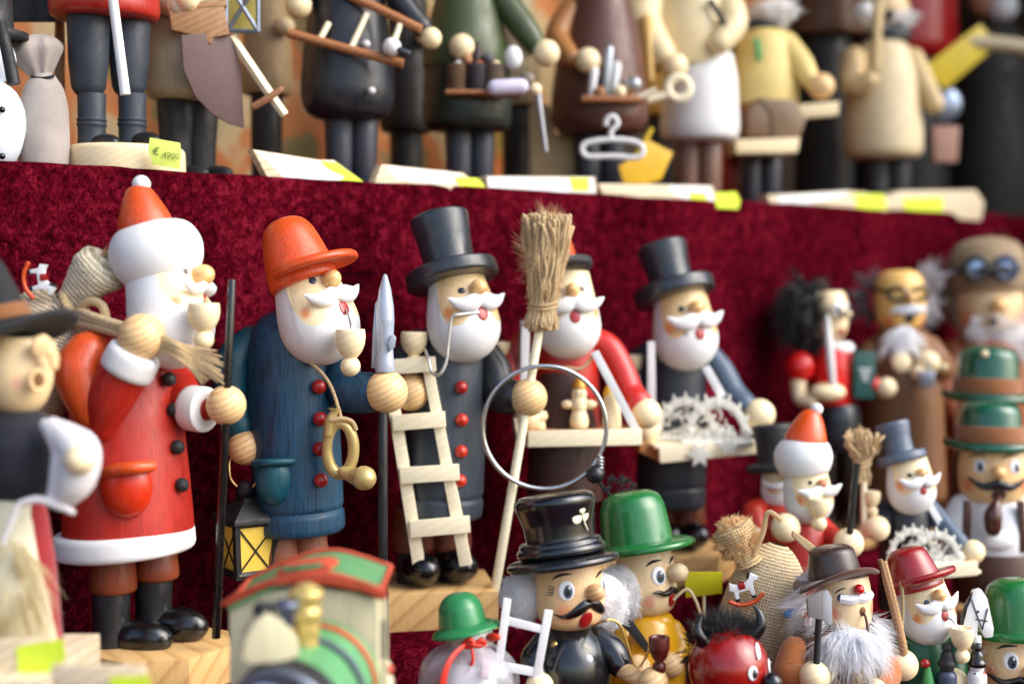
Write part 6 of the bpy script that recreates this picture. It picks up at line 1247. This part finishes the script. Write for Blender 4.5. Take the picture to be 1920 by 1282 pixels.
g.slab('house_wall', wood((120, 92, 66), (90, 66, 46), .004), [(1404, 206), (1424, 186), (1448, 206), (1448, 256), (1404, 256)], dy=0, th=50, yaw=10, bev=1); g.slab('roof', wood((134, 110, 84), (110, 86, 62), .004), [(1424, 184), (1490, 188), (1512, 222), (1500, 258), (1450, 256), (1446, 208)], dy=4, th=44, yaw=10, bev=1)
g.slab('board', PALE, [(1380, 262), (1500, 258), (1496, 286), (1380, 288)], dy=-6, th=60, yaw=8, bev=2); g.slab('shelf_arm', PALE, [(1498, 196), (1574, 190), (1572, 216), (1498, 222)], dy=20, th=30, bev=2)
# cook
t = T('cook_figurine', 'cook figurine in cream smock with a long wooden spoon on the top shelf', 'figurine', 1660, yl(1660, UO), ZU, 18)
t.lathe('smock', paint((226, 208, 170), .5, .1), (1656, 200), [(72, 0), (74, 30), (92, 48), (150, 66), (240, 72), (285, 72), (298, 62), (300, 0)], rc=8); t.lathe('neckerchief', SLATE, (1664, 66), [(56, 20), (58, 40), (70, 46), (78, 40), (80, 20)], rc=4)
t.ball('head', facewood((236, 204, 156), []), 1660, 18, 44); t.fur('white_beard', WFUR, (1664, 30, -14), (46, 30, 24), 900, 18, down=.3, width=1.8, seed=92, core='beard_core'); t.ball('ear_puff', WHITE, 1622, 28, 24, -20); t.ball('mouth', MATBLACK, 1668, 28, 9, -50); t.lathe('cook_hat', WHITE, (1660, -40), [(-120, 0), (-116, 50), (-80, 60), (-40, 40), (-12, 40), (-10, 0)], rc=10)
for u in (1644, 1684): t.lathe('leg', MATBLACK, (u, 330), [(292, 0), (292, 24), (t.vf, 22), (t.vf, 0)], rc=2)
t.arm(paint((218, 190, 140), .5, .1), [(1600, 110, -30), (1598, 160, -56), (1630, 150, -80)], [22, 22, 16]); t.arm(paint((218, 190, 140), .5, .1), [(1712, 110, -10), (1734, 160, -30), (1752, 196, -40)], [20, 20, 18]); t.tube('wooden_spoon', wood((214, 186, 132)), [(1648, -10, -70), (1644, 60, -84), (1642, 130, -90)], [10, 9, 9], n=10)
g = T('toy_clock', 'small silver round clock with pink wooden block hanging beside the cook', 'toy', 1770, yl(1770, .05), v=306); g.ball('clock_face', metal((160, 176, 200), .3, .5), 1772, 195, 32, 0, sc=(1, .4, 1)); g.slab('block', wood((196, 150, 130)), [(1750, 236), (1800, 236), (1796, 304), (1752, 304)], dy=0, th=30, bev=2)
g = T('post_box_figurine', 'tall red rounded pillar figurine behind the cream cook', 'figurine', 1700, yl(1700, .15), ZU, 10); g.lathe('pillar', paint((166, 18, 20), .3, .06, .3), (1700, 0), [(-200, 0), (-190, 60), (-150, 88), (100, 92), (120, 80), (120, 0)], rc=14); g.lathe('foot', MATBLACK, (1700, 200), [(115, 0), (115, 70), (g.vf, 80), (g.vf, 0)], rc=4)
g = T('long_yellow_ticket', 'long slanting yellow ticket with dark print beside the red pillar', 'ticket', 1800, yl(1800, .03), v=165, phi=20); g.slab('ticket', paint((206, 180, 20), .5, .05), [(1730, 128), (1838, 46), (1872, 84), (1772, 168)], dy=0, th=3, yaw=16, bev=.3)
for i in range(5): g.tube('print_stroke', INK, [(1768 + i * 9, 132 - i * 7, -6 + i * 2.4), (1774 + i * 9, 120 - i * 7, -6 + i * 2.4)], 2.2, n=6, sub=1)
g = T('wooden_pole', 'pale wooden pole reaching in over the yellow ticket from the stall side', 'pole', 1870, yl(1870, .01), v=110); g.tube('pole', wood((196, 180, 146)), [(1808, 78, 0), (1880, 84, 0), (1990, 100, 0)], [15, 15, 15], n=12)
t = T('robed_figurine', 'dark robed bearded figurine in the shade at the far end of the top shelf', 'figurine', 1870, yl(1870, .10), ZU, 10); t.lathe('robe', paint((40, 36, 30), .6, .1), (1860, 200), [(40, 0), (44, 40), (80, 66), (300, 86), (t.vf, 88), (t.vf, 0)], rc=8); t.ball('head', facewood((226, 180, 140), []), 1862, -4, 44); t.ball('beard', WHITE, 1880, 14, 28, -30)
t = T('maroon_figurine', 'maroon cloaked figurine standing behind the striped house seller', 'figurine', 1545, yl(1545, .15), ZU, 10); t.lathe('cloak', paint((104, 70, 44), .5, .1), (1545, 100), [(-60, 0), (-50, 40), (0, 66), (70, 76), (80, 0)], rc=8); t.ball('head', paint((120, 20, 24), .4, .1), 1552, -60, 56); t.lathe('leg', MATBLACK, (1545, 200), [(70, 0), (70, 50), (t.vf, 56), (t.vf, 0)], rc=4)
t = T('red_boot_figurine', 'slim red boot figure between the baker and the striped house seller', 'figurine', 1370, yl(1370, .09), ZU, 10); t.lathe('boot', REDP, (1370, 320), [(240, 0), (240, 20), (330, 22), (t.vf - 14, 22), (t.vf - 14, 0)], rc=3); t.lathe('sole', BLACK, (1370, 360), [(t.vf - 14, 0), (t.vf - 14, 26), (t.vf, 26), (t.vf, 0)], rc=2)
for i, (u, v) in enumerate(((932, 2), (974, 215))):
    g = T('string_light_bulb', ('glowing warm bulb hanging between the green coat and the cream figures', 'glowing warm bulb low beside the brown coat figurine')[i], 'bulb', u, yl(u, .20), v=v + 20, group='string lights'); g.ball('bulb', glow((255, 214, 130), 9), u, v, 15); g.lathe('socket', MATBLACK, (u, v), [(v - 36, 0), (v - 36, 8), (v - 12, 10), (v - 10, 0)], rc=1, seg=16)
g = T('paper_bag', 'tall beige paper tag strip hanging behind the brown coat', 'paper', 1010, yl(1010, .09), ZU, 10); g.slab('strip', cloth((186, 160, 120)), [(992, 200), (1030, 196), (1040, 250), (1078, 256), (1080, g.vf), (996, g.vf)], dy=0, th=14, bev=2)
g = T('striped_post', 'small brown striped post behind the red coat figurine', 'post', 112, yl(112, .11), ZU, 0); g.lathe('post', wood((150, 104, 60), (100, 64, 36), .005, rot=(R(90), 0, 0)), (112, 200), [(40, 0), (40, 9), (g.vf, 10), (g.vf, 0)], rc=1, seg=16)
# price blocks along the shelf edge
Y0 = lambda u: yl(u, .004)
PB = [([(474, 280), (600, 300), (626, 300), (688, 345), (540, 345), (500, 330)], [(480, 284), (604, 303), (684, 344), (546, 344)], [[(600, 303), (632, 306), (686, 344), (640, 344)]], 'wedge shaped price block with a white paper under the black coat ladder carrier'),
      ([(716, 308), (868, 324), (916, 360), (760, 360), (700, 350)], [(722, 311), (860, 325), (872, 359), (764, 359)], [[(850, 332), (896, 334), (918, 359), (870, 359)]], 'slanted price block with white paper under the dark green coat'),
      ([(912, 330), (1116, 332), (1120, 371), (916, 366)], [(914, 332), (1112, 334), (1116, 362), (918, 360)], [[(1020, 334), (1104, 334), (1106, 358), (1022, 358)]], 'flat price block with white paper under the tapering brown coat'),
      ([(1122, 344), (1336, 348), (1352, 388), (1134, 374)], [(1160, 346), (1330, 350), (1342, 380), (1170, 368)], [[(1262, 360), (1322, 362), (1332, 386), (1270, 382)], [(1340, 362), (1380, 360), (1388, 376), (1384, 392), (1344, 390)]], 'long price block with two yellow stickers under the baker'),
      ([(1438, 366), (1590, 358), (1664, 366), (1664, 402), (1450, 392)], [(1460, 367), (1588, 360), (1600, 396), (1462, 388)], [[(1600, 364), (1658, 364), (1664, 392), (1606, 394)]], 'thin tapering price block with white paper under the striped house seller'),
      ([(1662, 372), (1690, 358), (1830, 356), (1846, 380), (1840, 414), (1668, 404)], None, [[(1694, 372), (1768, 370), (1768, 400), (1696, 402)]], 'rounded wooden price block under the cream cook')]
for pts, pap, st_, lab in PB:
    u = sum(p[0] for p in pts) / len(pts); price_block('price_block', lab, pts, Y0(u), st_, th=22, yaw=39.8, grp='price blocks along the top shelf edge', label_paper=pap)

# more wares deeper on the top shelf
for (u, off, vt, vb, r, c, hc, lab) in ((762, .15, -40, 250, 52, (44, 40, 40), (190, 40, 24), 'dark figurine with bright red cap standing behind the ladder carrier'), (968, .16, -30, 200, 46, (206, 190, 150), (176, 120, 60), 'cream hooded figurine standing behind the basket seller'), (500, .16, -60, 180, 50, (178, 150, 112), (120, 84, 52), 'tan cloaked figurine standing behind the wooden sword'), (1236, .16, -40, 220, 50, (224, 180, 90), (228, 150, 40), 'honey yellow figurine standing behind the baker')):
    t = T('background_figurine', lab, 'figurine', u, yl(u, off), ZU, 15)
    t.lathe('coat', paint(c, .5, .14), (u, 100), [(vt, 0), (vt + 4, r * .45), (vt + 40, r * .75), (vb - 20, r), (vb, r * .9), (vb, 0)], rc=8); t.lathe('legs', MATBLACK, (u, 250), [(vb - 4, 0), (vb - 4, r * .6), (t.vf, r * .55), (t.vf, 0)], rc=3)
    t.ball('head', facewood((236, 204, 156), []), u, vt - 26, r * .62); t.lathe('cap', paint(hc, .4, .1, .1), (u, vt - 50), [(vt - 96, 0), (vt - 90, r * .3), (vt - 44, r * .7), (vt - 38, r * .72), (vt - 38, 0)], rc=6); t.ball('hand', PALE, u + r * .7, vt + 110, 17, -r * .8)
